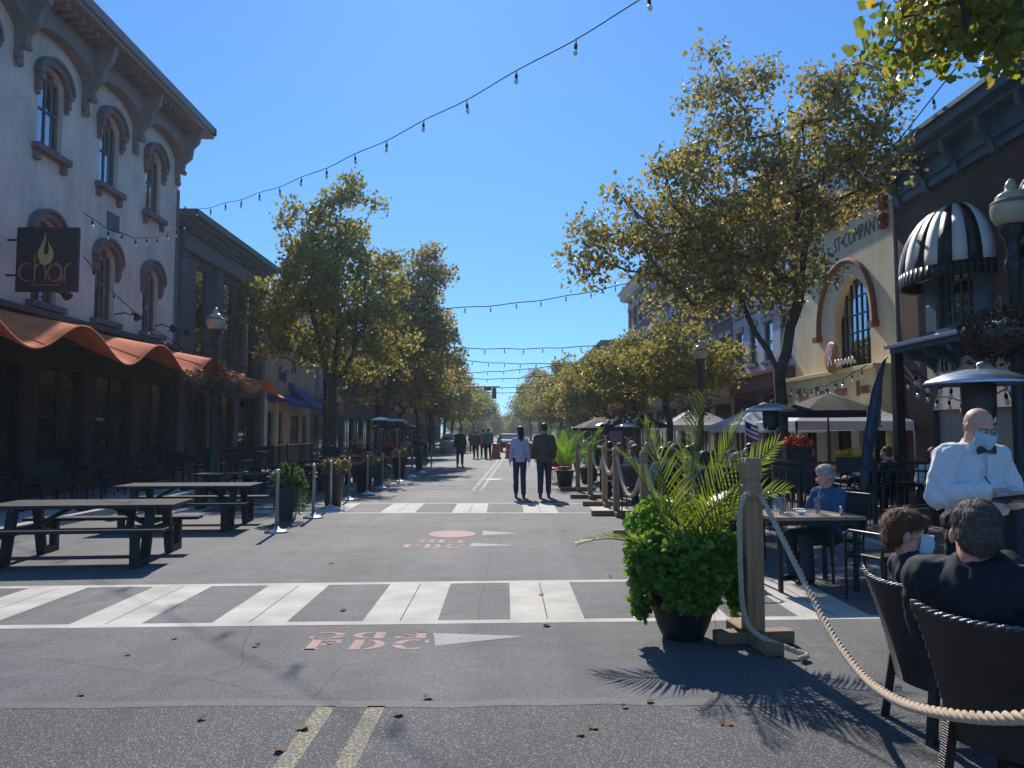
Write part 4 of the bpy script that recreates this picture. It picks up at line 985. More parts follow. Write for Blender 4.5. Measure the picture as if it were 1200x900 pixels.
# picnic tables
def picnic(label, loc, rz):
    t = thing('picnic_table', label, 'picnic table', loc, rz, 'dark picnic tables on the left lane')
    hw = 1.02; H_ = .71
    mb = MB()
    for k in range(5): y = -.35+k*.175; mb.bb(-hw-.08, hw+.08, y-.083, y+.083, H_-.045, H_)
    for x in (-.72, 0, .72): mb.bb(x-.045, x+.045, -.38, .38, H_-.08, H_-.046)
    mb.build('tabletop', mt_greywood, t, .004)
    for sd in (-1, 1):
        mb = MB(); mb.bb(-hw-.1, hw+.1, sd*.70-.13, sd*.70+.13, .415, .455); mb.build('bench', mt_greywood, t, .004)
    for x in (-.80, .80):
        mb = MB(); w = .09
        for sd in (-1, 1):
            mb.beam((x, sd*.78, .0), (x, sd*.78, .41), w, .09, up=V((1,0,0))); mb.beam((x, sd*.45, .045), (x, sd*.30, H_-.082), w*.96, .10, up=V((1,0,0)))
            mb.bb(x-w/2-.002, x+w/2+.002, sd*.41 if sd > 0 else -.82, .82 if sd > 0 else -.41, .004, .085)
        mb.bb(x-w/2-.02, x+w/2-.03, -.78, .78, .33, .41)
        mb.build('leg_frame', mt_greywood, t)
    for sd in (-1, 1):
        mb = MB(); mb.beam((sd*.78, 0, .36), (sd*.25, 0, H_-.06), .045, .07, up=V((0,1,0))); mb.build('brace', mt_greywood, t)
    return t
p0 = picnic('dark picnic table nearest the camera, behind the left end of the crosswalk', (-5.22, 9.85, 0), .10)
for x, y, rz, lb in [(-5.35, 13.2, .06, 'second dark picnic table from the camera, with a sunlit top'), (-5.55, 16.8, .03, 'third dark picnic table from the camera'), (-5.75, 20.3, 0, 'fourth picnic table, behind the tall leafy planter'), (-5.6, 24.2, 0, 'fifth picnic table on the left lane'), (-5.7, 28.4, 0, 'sixth picnic table on the left lane')]:
    dup(p0, (x, y, 0), rz, lb)
# stanchions
def stanchion(label, loc):
    t = thing('stanchion', label, 'stanchion', loc, 0, 'metal posts along the left lane')
    mb = MB(); mb.lathe([(.19,0),(.19,.012),(.14,.035),(.06,.06),(.032,.10)], n=20); mb.build('base', mt_steel, t)
    mb = MB(); mb.lathe([(.030,.10),(.030,.92),(.038,.925),(.038,.99),(.03,1.0)], n=12); mb.build('post', mt_steel, t); return t
stp = [(-3.64,12.38),(-3.57,14.44),(-3.65,16.19),(-3.67,18.2),(-3.55,19.9),(-3.5,22.0),(-3.4,24.9),(-3.3,27.4),(-3.25,30.2),(-3.2,33.5)]
s0 = None
for i, (x, y) in enumerate(stp):
    lb = ORD[i]+' metal post of the row along the picnic tables'
    if s0 is None: s0 = stanchion(lb, (x,y,0))
    else: dup(s0, (x,y,0), 0, lb)
m_belt = mat('red_belt', (.35,.03,.035), .7, 0, .1)
for i in (3,4,5):
    a = V((*stp[i], .95)); b = V((*stp[i+1], .95)); mb = MB(); n = 8
    L = [a.lerp(b, k/n)+V((0,0,-.10*sin(PI*k/n))) for k in range(n+1)]
    for p, q in zip(L, L[1:]): mb.quad(p, q, q+V((0,0,-.06)), p+V((0,0,-.06)))
    tag(mb.build('barrier_belt', m_belt, solid=.004), ['nearest','middle','farthest'][i-3]+' red belt strung between the metal posts on the left', 'barrier belt')
# planters on the left
def pot_square(mb, w0, w1, h, n=4):
    mb.lathe([(w0,0),(w1,h),(w1+.02,h+.002),(w1+.02,h+.04),(w1-.03,h+.04),(w1-.04,h-.05),(.01,h-.05)], n=n, smooth=n > 6)
def leafball(mb, rd, c, r, n, s, kind='simple'):
    for k in range(n):
        u = V((rd.gauss(0,1), rd.gauss(0,1), rd.gauss(0,1))).normalized()*rd.uniform(.2,1)**.4
        addleaf(mb, V((c[0]+u.x*r[0], c[1]+u.y*r[1], c[2]+u.z*r[2])), s*rd.uniform(.7,1.3), rd, kind)
def blades(mb, rd, c, n, h, spread, w=.03):
    for k in range(n):
        a = rd.uniform(0, 2*PI); s_ = rd.uniform(.1, spread); hh_ = h*rd.uniform(.6, 1); d = V((cos(a), sin(a), 0)); side = V((-sin(a), cos(a), 0))*w
        p0_ = V(c)+d*.05; p1 = p0_+d*s_*.4+V((0,0,hh_*.65)); p2 = p0_+d*s_+V((0,0,hh_*(1-.25*s_/spread)))
        mb.add([p0_-side*.6, p0_+side*.6, p1+side, p1-side, p2], [(0,1,2,3),(3,2,4)])
m_grn = leafmat('planter_green', [(.03,.07,.015),(.06,.12,.02),(.10,.15,.025),(.04,.08,.02)], .45)
m_mix = leafmat('planter_mixed', [(.05,.09,.02),(.10,.14,.03),(.25,.20,.06),(.06,.08,.03),(.30,.12,.03),(.45,.42,.30)], .4)
m_pot = mat('dark_pot', (.035,.040,.048), .5, 0, .15, 4)
for i, (x, y, kind, lb) in enumerate([(-3.95,14.1,0,'tall dark planter overflowing with dark leaves, nearest on the left'), (-3.72,16.75,1,'dark planter with orange and pale flowers, second on the left'), (-3.75,20.6,1,'third dark planter on the left, bushy green plant leaning right'), (-3.8,23.2,0,'fourth dark planter on the left'), (-3.7,27.0,1,'fifth planter on the left with mixed flowers'), (-3.5,31.5,0,'sixth dark planter on the left')]):
    t = thing('planter', lb, 'planter', (x,y,0), PI/4 if kind == 0 else .2, None); rd = random.Random(100+i)
    mb = MB(); pot_square(mb, .17, .25, .68, 4 if kind == 0 else 16); mb.build('pot', m_pot, t)
    lf = MB()
    if kind == 0:
        leafball(lf, rd, (0,0,.78), (.33,.33,.22), 420, .07); leafball(lf, rd, (.12,-.2,.45), (.2,.15,.35), 260, .06); blades(lf, rd, (0,0,.7), 26, .5, .18, .02); lf.build('foliage', m_grn, t)
    else:
        leafball(lf, rd, (.05,0,.85), (.36,.34,.18), 420, .075); blades(lf, rd, (0,0,.7), 22, .42, .3, .02); lf.build('foliage', m_mix, t)

# rope posts on the right
def rope_post(label, loc, w=.12, h=1.32, rz=0, cross=.48):
    t = thing('rope_post', label, 'rope barrier post', loc, rz, 'wooden rope barrier posts')
    mb = MB(); q = w/2
    mb.lathe([(q*1.414,0.10),(q*1.414,h-.22),(q*1.2,h-.20),(q*1.2,h-.17),(q*1.414,h-.15),(q*1.414,h-.05),(q*1.1,h)], n=4, smooth=False, mat=Euler((0,0,PI/4)).to_matrix()); mb.build('post', mt_wood, t, .006)
    mb = MB(); mb.bb(-cross, cross, -q, q, .004, .098); mb.build('foot', mt_woodx, t, .01)
    mb = MB(); mb.bb(-q, q, -.38, -q-.003, .004, .096); mb.bb(-q, q, q+.003, .38, .004, .096); mb.build('cross_foot', mt_woodx, t, .01)
    return t
big = rope_post('thick wooden rope post nearest the camera, right of the palm planter', (1.885, 5.92, 0), .135, 1.40, .1, .30)
rp = rope_post('short wooden rope post partly hidden behind the palm planter', (2.17, 9.1, 0), .12, 1.3)
rpos = [(2.14,11.9,'rope post seen through the palm fronds'),(2.13,14.8,'nearest of the four wooden posts in a row left of the palm'),(2.16,16.75,'second of the four wooden posts left of the palm'),(2.05,18.6,'third of the four wooden posts left of the palm'),(1.98,21.0,'farthest of the four wooden posts left of the palm')]
for x, y, lb in rpos: dup(rp, (x,y,0), 0, lb)
def rope(label, pts, r=.0095, pitch=.15):
    # resample a smooth curve and lay three strands round it
    P = [V(p) for p in pts]; out = []
    for i in range(len(P)-1):
        p0_ = P[max(i-1,0)]; p1 = P[i]; p2 = P[i+1]; p3 = P[min(i+2,len(P)-1)]; n = max(3, int((p2-p1).length/.02))
        for k in range(n):
            t = k/n; out.append(.5*((2*p1)+(p2-p0_)*t+(2*p0_-5*p1+4*p2-p3)*t*t+(3*p1-p0_-3*p2+p3)*t**3))
    out.append(P[-1]); mb = MB(); s_ = 0; lens = [0]
    for a, b in zip(out, out[1:]): s_ += (b-a).length; lens.append(s_)
    for st in range(3):
        q = []
        for i, p in enumerate(out):
            d = (out[min(i+1,len(out)-1)]-out[max(i-1,0)]).normalized(); x = d.cross(V((.3,.1,1))).normalized(); y = d.cross(x); a = 2*PI*(lens[i]/pitch+st/3)
            q.append(p+x*(r*1.08*cos(a))+y*(r*1.08*sin(a)))
        mb.tube(q, r, 6)
    return tag(mb.build('rope', mt_rope), label, 'rope')
rope('twisted rope sagging from the thick post past the wicker chairs', [(1.93,5.84,1.12),(1.935,5.7,1.04),(1.94,5.15,.70),(1.85,4.5,.50),(1.72,3.8,.44),(1.58,3.15,.52),(1.50,2.6,.66),(1.47,2.2,.80),(1.45,1.9,.95)], .0105)
rope('slack rope drooping down the left side of the thick post to the ground', [(1.85,5.83,1.13),(1.80,5.80,1.12),(1.75,5.76,1.0),(1.74,5.74,.7),(1.75,5.72,.3),(1.82,5.66,.14),(2.02,5.55,.06),(2.12,5.48,.03),(2.05,5.42,.03)], .0105)
def hung(a, b, sag, label, r=.018):
    a = V(a); b = V(b); n = 8; rope(label, [a.lerp(b, k/n)+V((0,0,-4*sag*(k/n)*(1-k/n))) for k in range(n+1)], r, .12)
hung((2.15,14.75,1.12),(2.15,11.95,1.12),.62,'slack rope loop between the nearest row post and the post in the fronds')
hung((2.13,16.7,1.1),(2.13,14.85,1.12),.35,'rope between the nearest two posts of the row')
hung((2.10,18.55,1.1),(2.15,16.8,1.1),.35,'rope between the middle posts of the row')
hung((2.0,20.95,1.1),(2.05,18.65,1.1),.4,'rope between the farthest two posts of the row')
hung((2.16,11.85,1.1),(2.17,9.15,1.1),.5,'rope behind the palm fronds')

# palm in urn planter
m_palm = leafmat('palm_green', [(.13,.20,.025),(.22,.29,.035),(.09,.15,.02),(.30,.33,.05)], .45, .35)
m_vine = leafmat('vine_green', [(.081,.172,.029),(.161,.299,.040),(.092,.207,.029),(.253,.391,.057),(.057,.127,.023)], .45, .4)
mt_frond = mat('frond_stem', (.14,.15,.035), .5, 0, .1)
def frond(parent, az, el, length, droop, rd, nl=34, ll=.34, roll=0, base=(0,0,0), w=.013, cm=None):
    d = V((cos(az)*cos(el), sin(az)*cos(el), sin(el))); p = V(base); P = [p.copy()]; n = 22
    for i in range(n):
        d = (d+V((0,0,-droop/n*(.4+1.2*i/n)))).normalized(); p = p+d*(length/n); P.append(p.copy())
    mb = MB(); mb.tube(P, [.009*(1-.75*i/n)+.002 for i in range(n+1)], 5); st = mb.build('frond', mt_frond, parent)
    lf = MB()
    for k in range(nl):
        t = .22+.78*k/(nl-1); f = t*n; i = min(n-1, int(f)); q = P[i].lerp(P[i+1], f-i); tg = (P[i+1]-P[i]).normalized()
        side = tg.cross(V((0,0,1)));
        if side.length < .1: side = V((1,0,0))
        side.normalize(); up = side.cross(tg); side = side*cos(roll)+up*sin(roll); up = side.cross(tg)
        L = ll*(.55+.45*sin(PI*min(1, t*1.15)))*(1 if t < .85 else (1-(t-.85)*3))
        for sg_ in (-1, 1):
            dd = (side*sg_*(1-.42*t)+tg*(.45+.5*t)+up*.22+V((rd.gauss(0,.04),rd.gauss(0,.04),rd.gauss(0,.04)))).normalized()
            m1 = q+dd*L*.5+V((0,0,-.004)); e = q+dd*L+V((0,0,-.05*L-.10*L*t)); ww_ = tg*w
            lf.add([q-ww_*.5, q+ww_*.5, m1+ww_, m1-ww_, e], [(0,1,2,3),(3,2,4)])
    lf.build('leaflets', cm or m_palm, st)
up_ = thing('potted_palm', 'palm above heart shaped vines in a dark round urn beside the thick wooden post', 'planter', (1.39, 6.1, 0))
mb = MB(); mb.lathe([(.15,0),(.165,.02),(.20,.10),(.255,.26),(.272,.34),(.262,.40),(.285,.42),(.285,.45),(.25,.45),(.24,.38),(.01,.38)], n=28); mb.build('urn', mat('urn_glaze', (.014,.018,.022), .5, 0, .35, 5, .2, 30), up_)
mb = MB(); mb.lathe([(.24,.385),(.01,.40)], n=20); mb.build('soil', mt_soil, up_)
rd = random.Random(9); lf = MB()
for c, r_, n in [((0,0,.68),(.34,.34,.20),520),((-.26,-.06,.60),(.22,.2,.24),330),((.30,-.04,.62),(.20,.22,.22),330),((.0,-.22,.56),(.34,.15,.24),520),((.0,-.31,.40),(.24,.05,.16),230),((-.1,.3,.85),(.3,.2,.22),300),((-.34,-.12,.40),(.10,.12,.26),200),((.40,-.05,.42),(.08,.12,.25),170),((.12,-.3,.5),(.2,.06,.14),90)]:
    leafball(lf, rd, c, r_, n, .068, 'heart')
lf.build('vines', m_vine, up_)
mb = MB()
for k in range(40):
    a = rd.uniform(PI*.6, PI*2.3); x, y = .3*cos(a), .3*sin(a); mb.tube([(x*.7,y*.7,.5),(x*1.1,y*1.1,.45),(x*1.25,y*1.25,rd.uniform(.15,.35))], .0016, 3, False)
mb.build('stems', mat('dry_stem', (.10,.05,.03), .8), up_)
FR = [(-.15,1.05,1.2,.5,.95),(.25,.80,1.15,.8,.8),(.05,1.25,1.25,.45,.6),(PI-.3,1.38,1.15,.7,-.7),(.6,1.38,1.36,.35,0.3),(PI-.6,1.2,1.05,.9,-.5),(PI-.05,.60,.88,1.1,-.15),(.7,.95,.95,1.0,.4),(-1.2,1.1,.7,1.0,.3)]
for az, el, L, dr, rl in FR: frond(up_, az, el, L, dr, rd, 26, .36, rl, (rd.uniform(-.03,.03), rd.uniform(-.03,.03), .55), .0115)
def small_palm(label, loc, seed, h=1.3, cm=None, n=11):
    t = thing('potted_palm', label, 'planter', loc); rd = random.Random(seed)
    mb = MB(); mb.lathe([(.2,0),(.26,.42),(.28,.43),(.28,.48),(.24,.48),(.23,.4),(.01,.4)], n=18); mb.build('pot', m_pot, t)
    for k in range(n): frond(t, 2*PI*k/n+rd.uniform(-.2,.2), rd.uniform(.8,1.4), h*rd.uniform(.8,1.1), rd.uniform(.5,1.2), rd, 22, .3, rd.uniform(-.5,.5), (0,0,.42), .016, cm)
    return t
m_palm2 = leafmat('bright_palm_green', [(.13,.26,.03),(.20,.34,.04),(.10,.20,.025)], .5, .4)
small_palm('bright green palm in a black pot between the man in brown and the row posts', (1.75, 22.6, 0), 1, 1.45, m_palm2, 14)
small_palm('second bright green palm behind the row posts', (2.6, 24.2, 0), 2, 1.5, m_palm2)
small_palm('green palm standing behind the thick post and patio heater', (3.55, 12.6, 0), 3, 1.15, m_palm)
small_palm('farthest bright palm on the right of the street', (2.2, 28.5, 0), 4, 1.4, m_palm2)
# ============================================================ PATIO THINGS
def heater(label, loc, wide=.42):
    t = thing('patio_heater', label, 'patio heater', loc, 0, 'mushroom patio heaters')
    mb = MB(); mb.lathe([(.23,0),(.23,.12),(.20,.16),(.19,.55),(.20,.60),(.06,.66)], n=20); mb.build('base', mt_steel, t)
    mb = MB(); mb.lathe([(.032,.6),(.032,1.62),(.05,1.64),(.05,1.68)], n=12); mb.build('pole', mt_steel, t)
    mb = MB(); mb.lathe([(.06,1.68),(.12,1.72),(.13,1.76),(.135,2.0),(.10,2.02)], n=20); mb.build('burner', mat('burner_mesh', (.06,.055,.05), .5, .6, .1), t)
    mb = MB()
    for k in range(4): a = PI/4+PI/2*k; mb.tube([(.115*cos(a),.115*sin(a),1.66),(.115*cos(a),.115*sin(a),1.74)], .008, 5)
    mb.lathe([(.10,1.655),(.125,1.66),(.125,1.675),(.1,1.68)], n=20); mb.build('collar', mt_steel, t)
    mb = MB(); mb.lathe([(.02,2.13),(.10,2.125),(.26,2.09),(wide-.03,2.035),(wide,2.005),(wide-.005,1.998),(wide-.05,2.02),(.26,2.07),(.08,2.10)], n=40)
    mb.build('hood', mt_galv, t); mb = MB(); mb.tube([(0,0,2.12),(0,0,2.17),(.05,0,2.19)], .01, 6); mb.build('knob', mt_galv, t); return t
h0 = heater('silver mushroom patio heater above the waiter, nearest on the right', (4.0, 6.45, 0))
dup(h0, (4.47, 12.9, -.05), 0, 'patio heater with slim silver pole right of the thick wooden post')
dup(h0, (3.9, 24.5, -.25), 0, 'small far patio heater left of the palm fronds'); dup(h0, (3.6, 27.5, -.2), 0, 'farther patio heater behind the row posts, left one'); 
dup(h0, (-4.9, 30.5, .05), 0, 'left side patio heater among the metal posts, nearer of two'); dup(h0, (-4.7, 33.5, .05), 0, 'left side patio heater, farther of two')

def canopy_tent(label, loc, hw, eave, peak, m, cat='canopy tent'):
    t = thing('canopy_tent', label, cat, loc, 0, 'white pop up tents'); mb = MB()
    for k in range(4):
        a = [(-1,-1),(1,-1),(1,1),(-1,1)][k]; b = [(-1,-1),(1,-1),(1,1),(-1,1)][(k+1)%4]; n = 6
        for i in range(n):
            t0, t1 = i/n, (i+1)/n; z = lambda q: eave+(peak-eave)*(1-q)**1.12
            pa = lambda q, c: (c[0]*hw*q, c[1]*hw*q, z(q))
            if i == 0: mb.add([(0,0,peak), pa(t1,a), pa(t1,b)], [(0,1,2)], True)
            else: mb.quad(pa(t0,a), pa(t1,a), pa(t1,b), pa(t0,b), smooth=True)
        mb.quad((a[0]*hw,a[1]*hw,eave),(b[0]*hw,b[1]*hw,eave),(b[0]*hw,b[1]*hw,eave-.22),(a[0]*hw,a[1]*hw,eave-.22))
    mb.build('roof', m, t)
    for a in ((-1,-1),(1,-1),(1,1),(-1,1)): box_part('leg', mt_steel, t, (a[0]*hw-.02-.02*a[0],a[0]*hw+.02-.02*a[0],a[1]*hw-.02-.02*a[1],a[1]*hw+.02-.02*a[1],0,eave))
    mb = MB()
    for a in ((-1,-1),(1,-1),(1,1),(-1,1)): mb.tube([(a[0]*hw*.97,a[1]*hw*.97,eave-.05),(a[0]*hw*.4,a[1]*hw*.4,eave+(peak-eave)*.5)], .014, 5); mb.tube([(a[0]*hw*.97,a[1]*hw*.97,eave-.05),(0,0,eave+.25)], .012, 5)
    mb.build('truss', mt_steel, t); return t
canopy_tent('white peaked pop up tent before the yellow building', (8.15, 19.2, -.1), 1.4, 1.95, 2.7, mt_tent)
canopy_tent('white pop up tent behind the slim patio heater', (7.85, 23.2, -.1), 1.35, 1.9, 2.6, mt_tent)
canopy_tent('white tent roof seen low between palm and heater, farthest', (7.3, 29.5, -.1), 1.35, 1.95, 2.65, mt_tent)
def umbrella(label, loc, r, h, m, m2=None, tilt=0):
    t = thing('patio_umbrella', label, 'umbrella', loc); n = 8
    mb = MB()
    for k in range(n):
        a0, a1 = 2*PI*k/n, 2*PI*(k+1)/n; q = 5
        for i in range(q):
            P = lambda a, u: (r*u*cos(a), r*u*sin(a), h-.48*u**1.25*r/1.3)
            if i == 0: mb.add([(0,0,h), P(a0,1/q), P(a1,1/q)], [(0,1,2)], False, (k%2) if m2 else 0)
            else: mb.quad(P(a0,i/q), P(a0,(i+1)/q), P(a1,(i+1)/q), P(a1,i/q), (k%2) if m2 else 0)
        p0_, p1 = (r*cos(a0), r*sin(a0), h-.48*r/1.3), (r*cos(a1), r*sin(a1), h-.48*r/1.3)
        mb.quad(p0_, p1, (p1[0],p1[1],p1[2]-.12), (p0_[0],p0_[1],p0_[2]-.12), (k%2) if m2 else 0)
    mb.build('canopy', [m, m2] if m2 else m, t)
    mb = MB(); mb.tube([(0,0,0),(0,0,h+.06)], .02, 8); mb.ell((0,0,h+.07),(.03,.03,.05),8); mb.build('pole', mt_black, t)
    mb = MB()
    for k in range(n): a = 2*PI*k/n; mb.tube([(0,0,h-.45),(r*.55*cos(a),r*.55*sin(a),h-.29)], .007, 4)
    mb.build('ribs', mt_black, t)
    mb = MB(); mb.lathe([(.22,0),(.22,.05),(.05,.09),(.03,.3)], n=16); mb.build('base', mt_black, t); return t
m_um = mat('black_canvas', (.012,.012,.013), .85, 0, .1)
umbrella('black patio umbrella opened in front of the white peaked tent', (7.0, 16.6, -.05), 1.05, 2.48, m_um)
umbrella('dark patio umbrella far along the right, first of two', (3.9, 31, -.1), 1.2, 2.3, m_um); umbrella('dark patio umbrella far along the right, second of two', (4.5, 27.0, -.1), 1.2, 2.4, m_um)
umbrella('red patio umbrella far on the left terrace', (-6.0, 42, 0), 1.1, 2.2, mt_redtrim)
umbrella('dark patio umbrella far on the left terrace', (-5.4, 37.5, 0), 1.1, 2.25, m_um)
# feather flag
ft = thing('feather_flag', 'tall dark blue feather banner leaning beside the black porch post', 'banner', (4.30, 9.35, 0), .05)
mb = MB(); mb.tube([(-.02,0,0),(.0,0,.8),(.06,0,1.4),(.2,0,2.1),(.34,0,2.45),(.40,0,2.52)], .012, 6); mb.build('pole', mt_black, ft)
mb = MB(); L1_ = [(.0,.78),(.035,1.2),(.075,1.5),(.135,1.85),(.2,2.1),(.285,2.34),(.385,2.5)]; R1_ = [(.03,.78),(.13,1.05),(.19,1.35),(.25,1.65),(.30,1.95),(.35,2.25),(.40,2.48)]
for (a, b), (c, d) in zip(zip(L1_, R1_), list(zip(L1_, R1_))[1:]): mb.quad((a[0],0,a[1]),(b[0],.03*sin(b[1]*6),b[1]),(d[0],.03*sin(d[1]*6),d[1]),(c[0],0,c[1]), smooth=True)
mb.build('banner', mat('banner_blue', (.055,.075,.12), .8, 0, .15, 3), ft, solid=.004)
mb = MB()
for k, (z, x) in enumerate([(1.95,.275),(1.82,.255),(1.69,.235),(1.56,.215),(1.43,.195)]): mb.bb(x-.02,x+.03,-.041,-.035,z,z+.02); mb.bb(x-.02,x,-.0405,-.0355,z+.021,z+.085); mb.bb(x+.005,x+.03,-.041,-.035,z+.06,z+.085)
mb.build('lettering', mt_black, ft)
# small flags
def flag(label, loc, pts, cols, pole=2.1):
    t = thing('flag', label, 'flag', loc); mb = MB(); mb.tube([(0,0,0),(0,0,pole)], .012, 6); mb.build('pole', mt_steel, t)
    mb = MB(); n = 7
    for k in range(n):
        z0, z1 = pole-.34+.32*k/n, pole-.34+.32*(k+1)/n
        for i in range(6):
            x0, x1 = .26*i/6, .26*(i+1)/6; y = lambda x: .05*sin(x*14)
            blue = (x0 < .09 and k > 3); mb.quad((x0,y(x0),z0-x0*.5),(x1,y(x1),z0-x1*.5),(x1,y(x1),z1-x1*.5),(x0,y(x0),z1-x0*.5), 2 if blue else k%2, True)
    mb.build('cloth', [mat('flag_red',(.45,.02,.03),.8), mat('flag_white',(.7,.7,.7),.8), mat('flag_blue',(.02,.03,.15),.8)], t); return t
flag('small red and white striped flag hanging left of the slim patio heater', (4.85, 15.5, 0), None, None, 1.85)
flag('striped flag hanging between the feather banner and the porch post', (7.05, 14.9, 0), None, None, 2.15)
# low black railing
def railing(label, a, b, h=1.05):
    a = V(a); b = V(b); L = (b-a).length; t = thing('railing', label, 'railing', a, math.atan2((b-a).y, (b-a).x))
    mb = MB(); mb.bb(0,L,-.02,.02,h-.04,h); mb.bb(0,L,-.015,.015,h-.16,h-.13); mb.bb(0,L,-.015,.015,.1,.13); mb.build('rails', mt_black, t)
    n = int(L/.11); mb = MB()
    for k in range(n): x = (k+.5)*L/n; mb.bb(x-.008,x+.008,-.008,.008,.13,h-.04)
    mb.build('balusters', mt_black, t)
    for k in range(int(L/1.8)+1): x = min(L, k*1.8); box_part('post', mt_black, t, (x-.03,x+.03,-.03,.03,0,h+.05))
    return t
railing('black metal railing across the terrace behind the grey haired man', (4.1,12.4,.0), (7.3,12.2,.0), 1.12)
railing('black metal railing along the right kerb beyond the heater', (4.95,12.9,.1), (4.95,24,.1), 1.0)
railing('black railing in front of the porch', (7.5,9.0,.1), (7.5,14.6,.1), 1.0)
railing('black railing on the left past the lamp post', (-7.95,21,.13), (-7.95,32,.13), 1.0)
# yellow flowers on the railing, red poinsettia colour balloon-like cloth
def flowerbox(label, loc, seed, m, r=(.3,.15,.12), n=500, s=.035, h=.25):
    t = thing('flower_box', label, 'flower pot', loc); mb = MB(); mb.bb(-r[0]*.8, r[0]*.8, -.1, .1, -h, -.02); mb.build('box', m_pot, t); rd = random.Random(seed); lf = MB(); leafball(lf, rd, (0,0,.03), r, n, s); lf.build('flowers', m, t); return t
m_yf = leafmat('yellow_flowers', [(.95,.6,.02),(.85,.5,.02),(.9,.6,.04),(.12,.16,.03)], .5); m_rf = leafmat('red_flowers', [(.5,.01,.02),(.35,.01,.02),(.06,.08,.02),(.6,.03,.04)], .3)
flowerbox('yellow flowers on the black railing left of the feather banner', (5.6, 12.3, 1.22), 4, m_yf, (.32,.14,.09), 500); flowerbox('bushy red flowers on the terrace behind the railing', (5.55, 14.6, 1.35), 5, m_rf, (.30,.2,.16), 520, .06, .9)

mt_wick = weave('wicker_brown', (.042,.026,.020)); mt_rim = mat('wicker_rim', (.10,.085,.085), .35, 0, .2, 30, .4, 150, spec=.7)
def wicker_chair(label, loc, rz):
    t = thing('wicker_chair', label, 'chair', loc, rz, 'brown wicker armless chairs')
    # faces +y; back panel flares upward
    mb = MB(); n, m = 14, 12
    def P(i, j, off=0):
        u = -1+2*i/n; v = j/m; w = .20+.075*v**1.6; x = u*w; z = .30+.54*v + .03*v*(abs(u)**3)
        y = -.24-.13*v**1.4+.05*u*u+off; return (x, y, z)
    for o_ in (0, -.03):
        mb.add([P(i,j,o_) for j in range(m+1) for i in range(n+1)], [(j*(n+1)+i, j*(n+1)+i+1, (j+1)*(n+1)+i+1, (j+1)*(n+1)+i) for j in range(m) for i in range(n)], True)
    mb.build('backrest', mt_wick, t)
    mb = MB()
    edge_ = [V(P(0,j,-.015)) for j in range(m+1)]+[V(P(i,m,-.015)) for i in range(1,n+1)]+[V(P(n,j,-.015)) for j in range(m-1,-1,-1)]
    pts = []
    for a, b in zip(edge_, edge_[1:]):
        for k in range(4): pts.append(a.lerp(b, k/4))
    for st in range(2):
        q = [p+V((.007*cos(i*.9+st*PI), .007*sin(i*.9+st*PI), .007*sin(i*.9+st*PI+1))) for i, p in enumerate(pts)]; mb.tube(q, .0085, 5)
    mb.build('rim', mt_rim, t)
    mb = MB(); mb.lathe([(.27,.385),(.29,.40),(.29,.44),(.26,.46)], (0,0,0), 4, smooth=False, mat=(Euler((0,0,PI/4)).to_matrix())); o = mb.build('seat', mt_wick, t, .01)
    for sx in (-1, 1):
        for y0, y1 in ((-.22,-.27),(.19,.22)):
            mb = MB(); mb.beam((sx*.185,y0,.40),(sx*.21,y1,.045),.042,.042); l = mb.build('leg', mt_wick, t); mb = MB(); mb.beam((sx*.21,y1,.045),(sx*.213,y1,.0),.044,.044); mb.build('foot_cap', mt_steel, l)
    return t
def patio_chair(label, loc, rz, group='black patio chairs'):
    t = thing('patio_chair', label, 'chair', loc, rz, group)
    mb = MB(); mb.bb(-.22,.22,-.2,.22,.42,.45); mb.build('seat', mt_black, t, .01)
    mb = MB()
    mb.prism([(-.21,.50),(.21,.50),(.23,.90),(-.23,.90)], .02, lambda u, v, w: (u, -.235-.10*(v-.5)/.4-w, v)); mb.build('backrest', mat('sling_fabric', (.02,.028,.035), .6, 0, .1), t)
    mb = MB()
    for sx in (-1, 1):
        mb.tube([(sx*.24,-.26,0),(sx*.24,-.22,.42),(sx*.245,-.35,.92)], .014, 6); mb.tube([(sx*.25,.2,0),(sx*.25,.2,.62),(sx*.25,.14,.66),(sx*.25,-.27,.66)], .014, 6)
    mb.tube([(-.245,-.35,.92),(.245,-.35,.92)], .014, 6); mb.tube([(-.24,-.2,.40),(.24,-.2,.40)], .012, 6); mb.tube([(-.25,.2,.40),(.25,.2,.40)], .012, 6); mb.build('frame', mt_black, t); return t
def patio_table(label, loc, rz, w=.9, d=.75, top=None, h=.75):
    t = thing('patio_table', label, 'table', loc, rz)
    mb = MB(); mb.bb(-w/2,w/2,-d/2,d/2,h-.035,h); mb.build('tabletop', top or mt_tt, t, .005)
    mb = MB(); mb.bb(-w/2+.06,w/2-.06,-d/2+.06,d/2-.06,h-.08,h-.036); mb.build('apron', mt_black, t)
    for a in ((-1,-1),(1,-1),(1,1),(-1,1)): box_part('leg', mt_black, t, (a[0]*(w/2-.08)-.02,a[0]*(w/2-.08)+.02,a[1]*(d/2-.08)-.02,a[1]*(d/2-.08)+.02,0,h-.081))
    return t
mt_tt = mat('table_laminate', (.30,.24,.19), .35, 0, .15, 8)

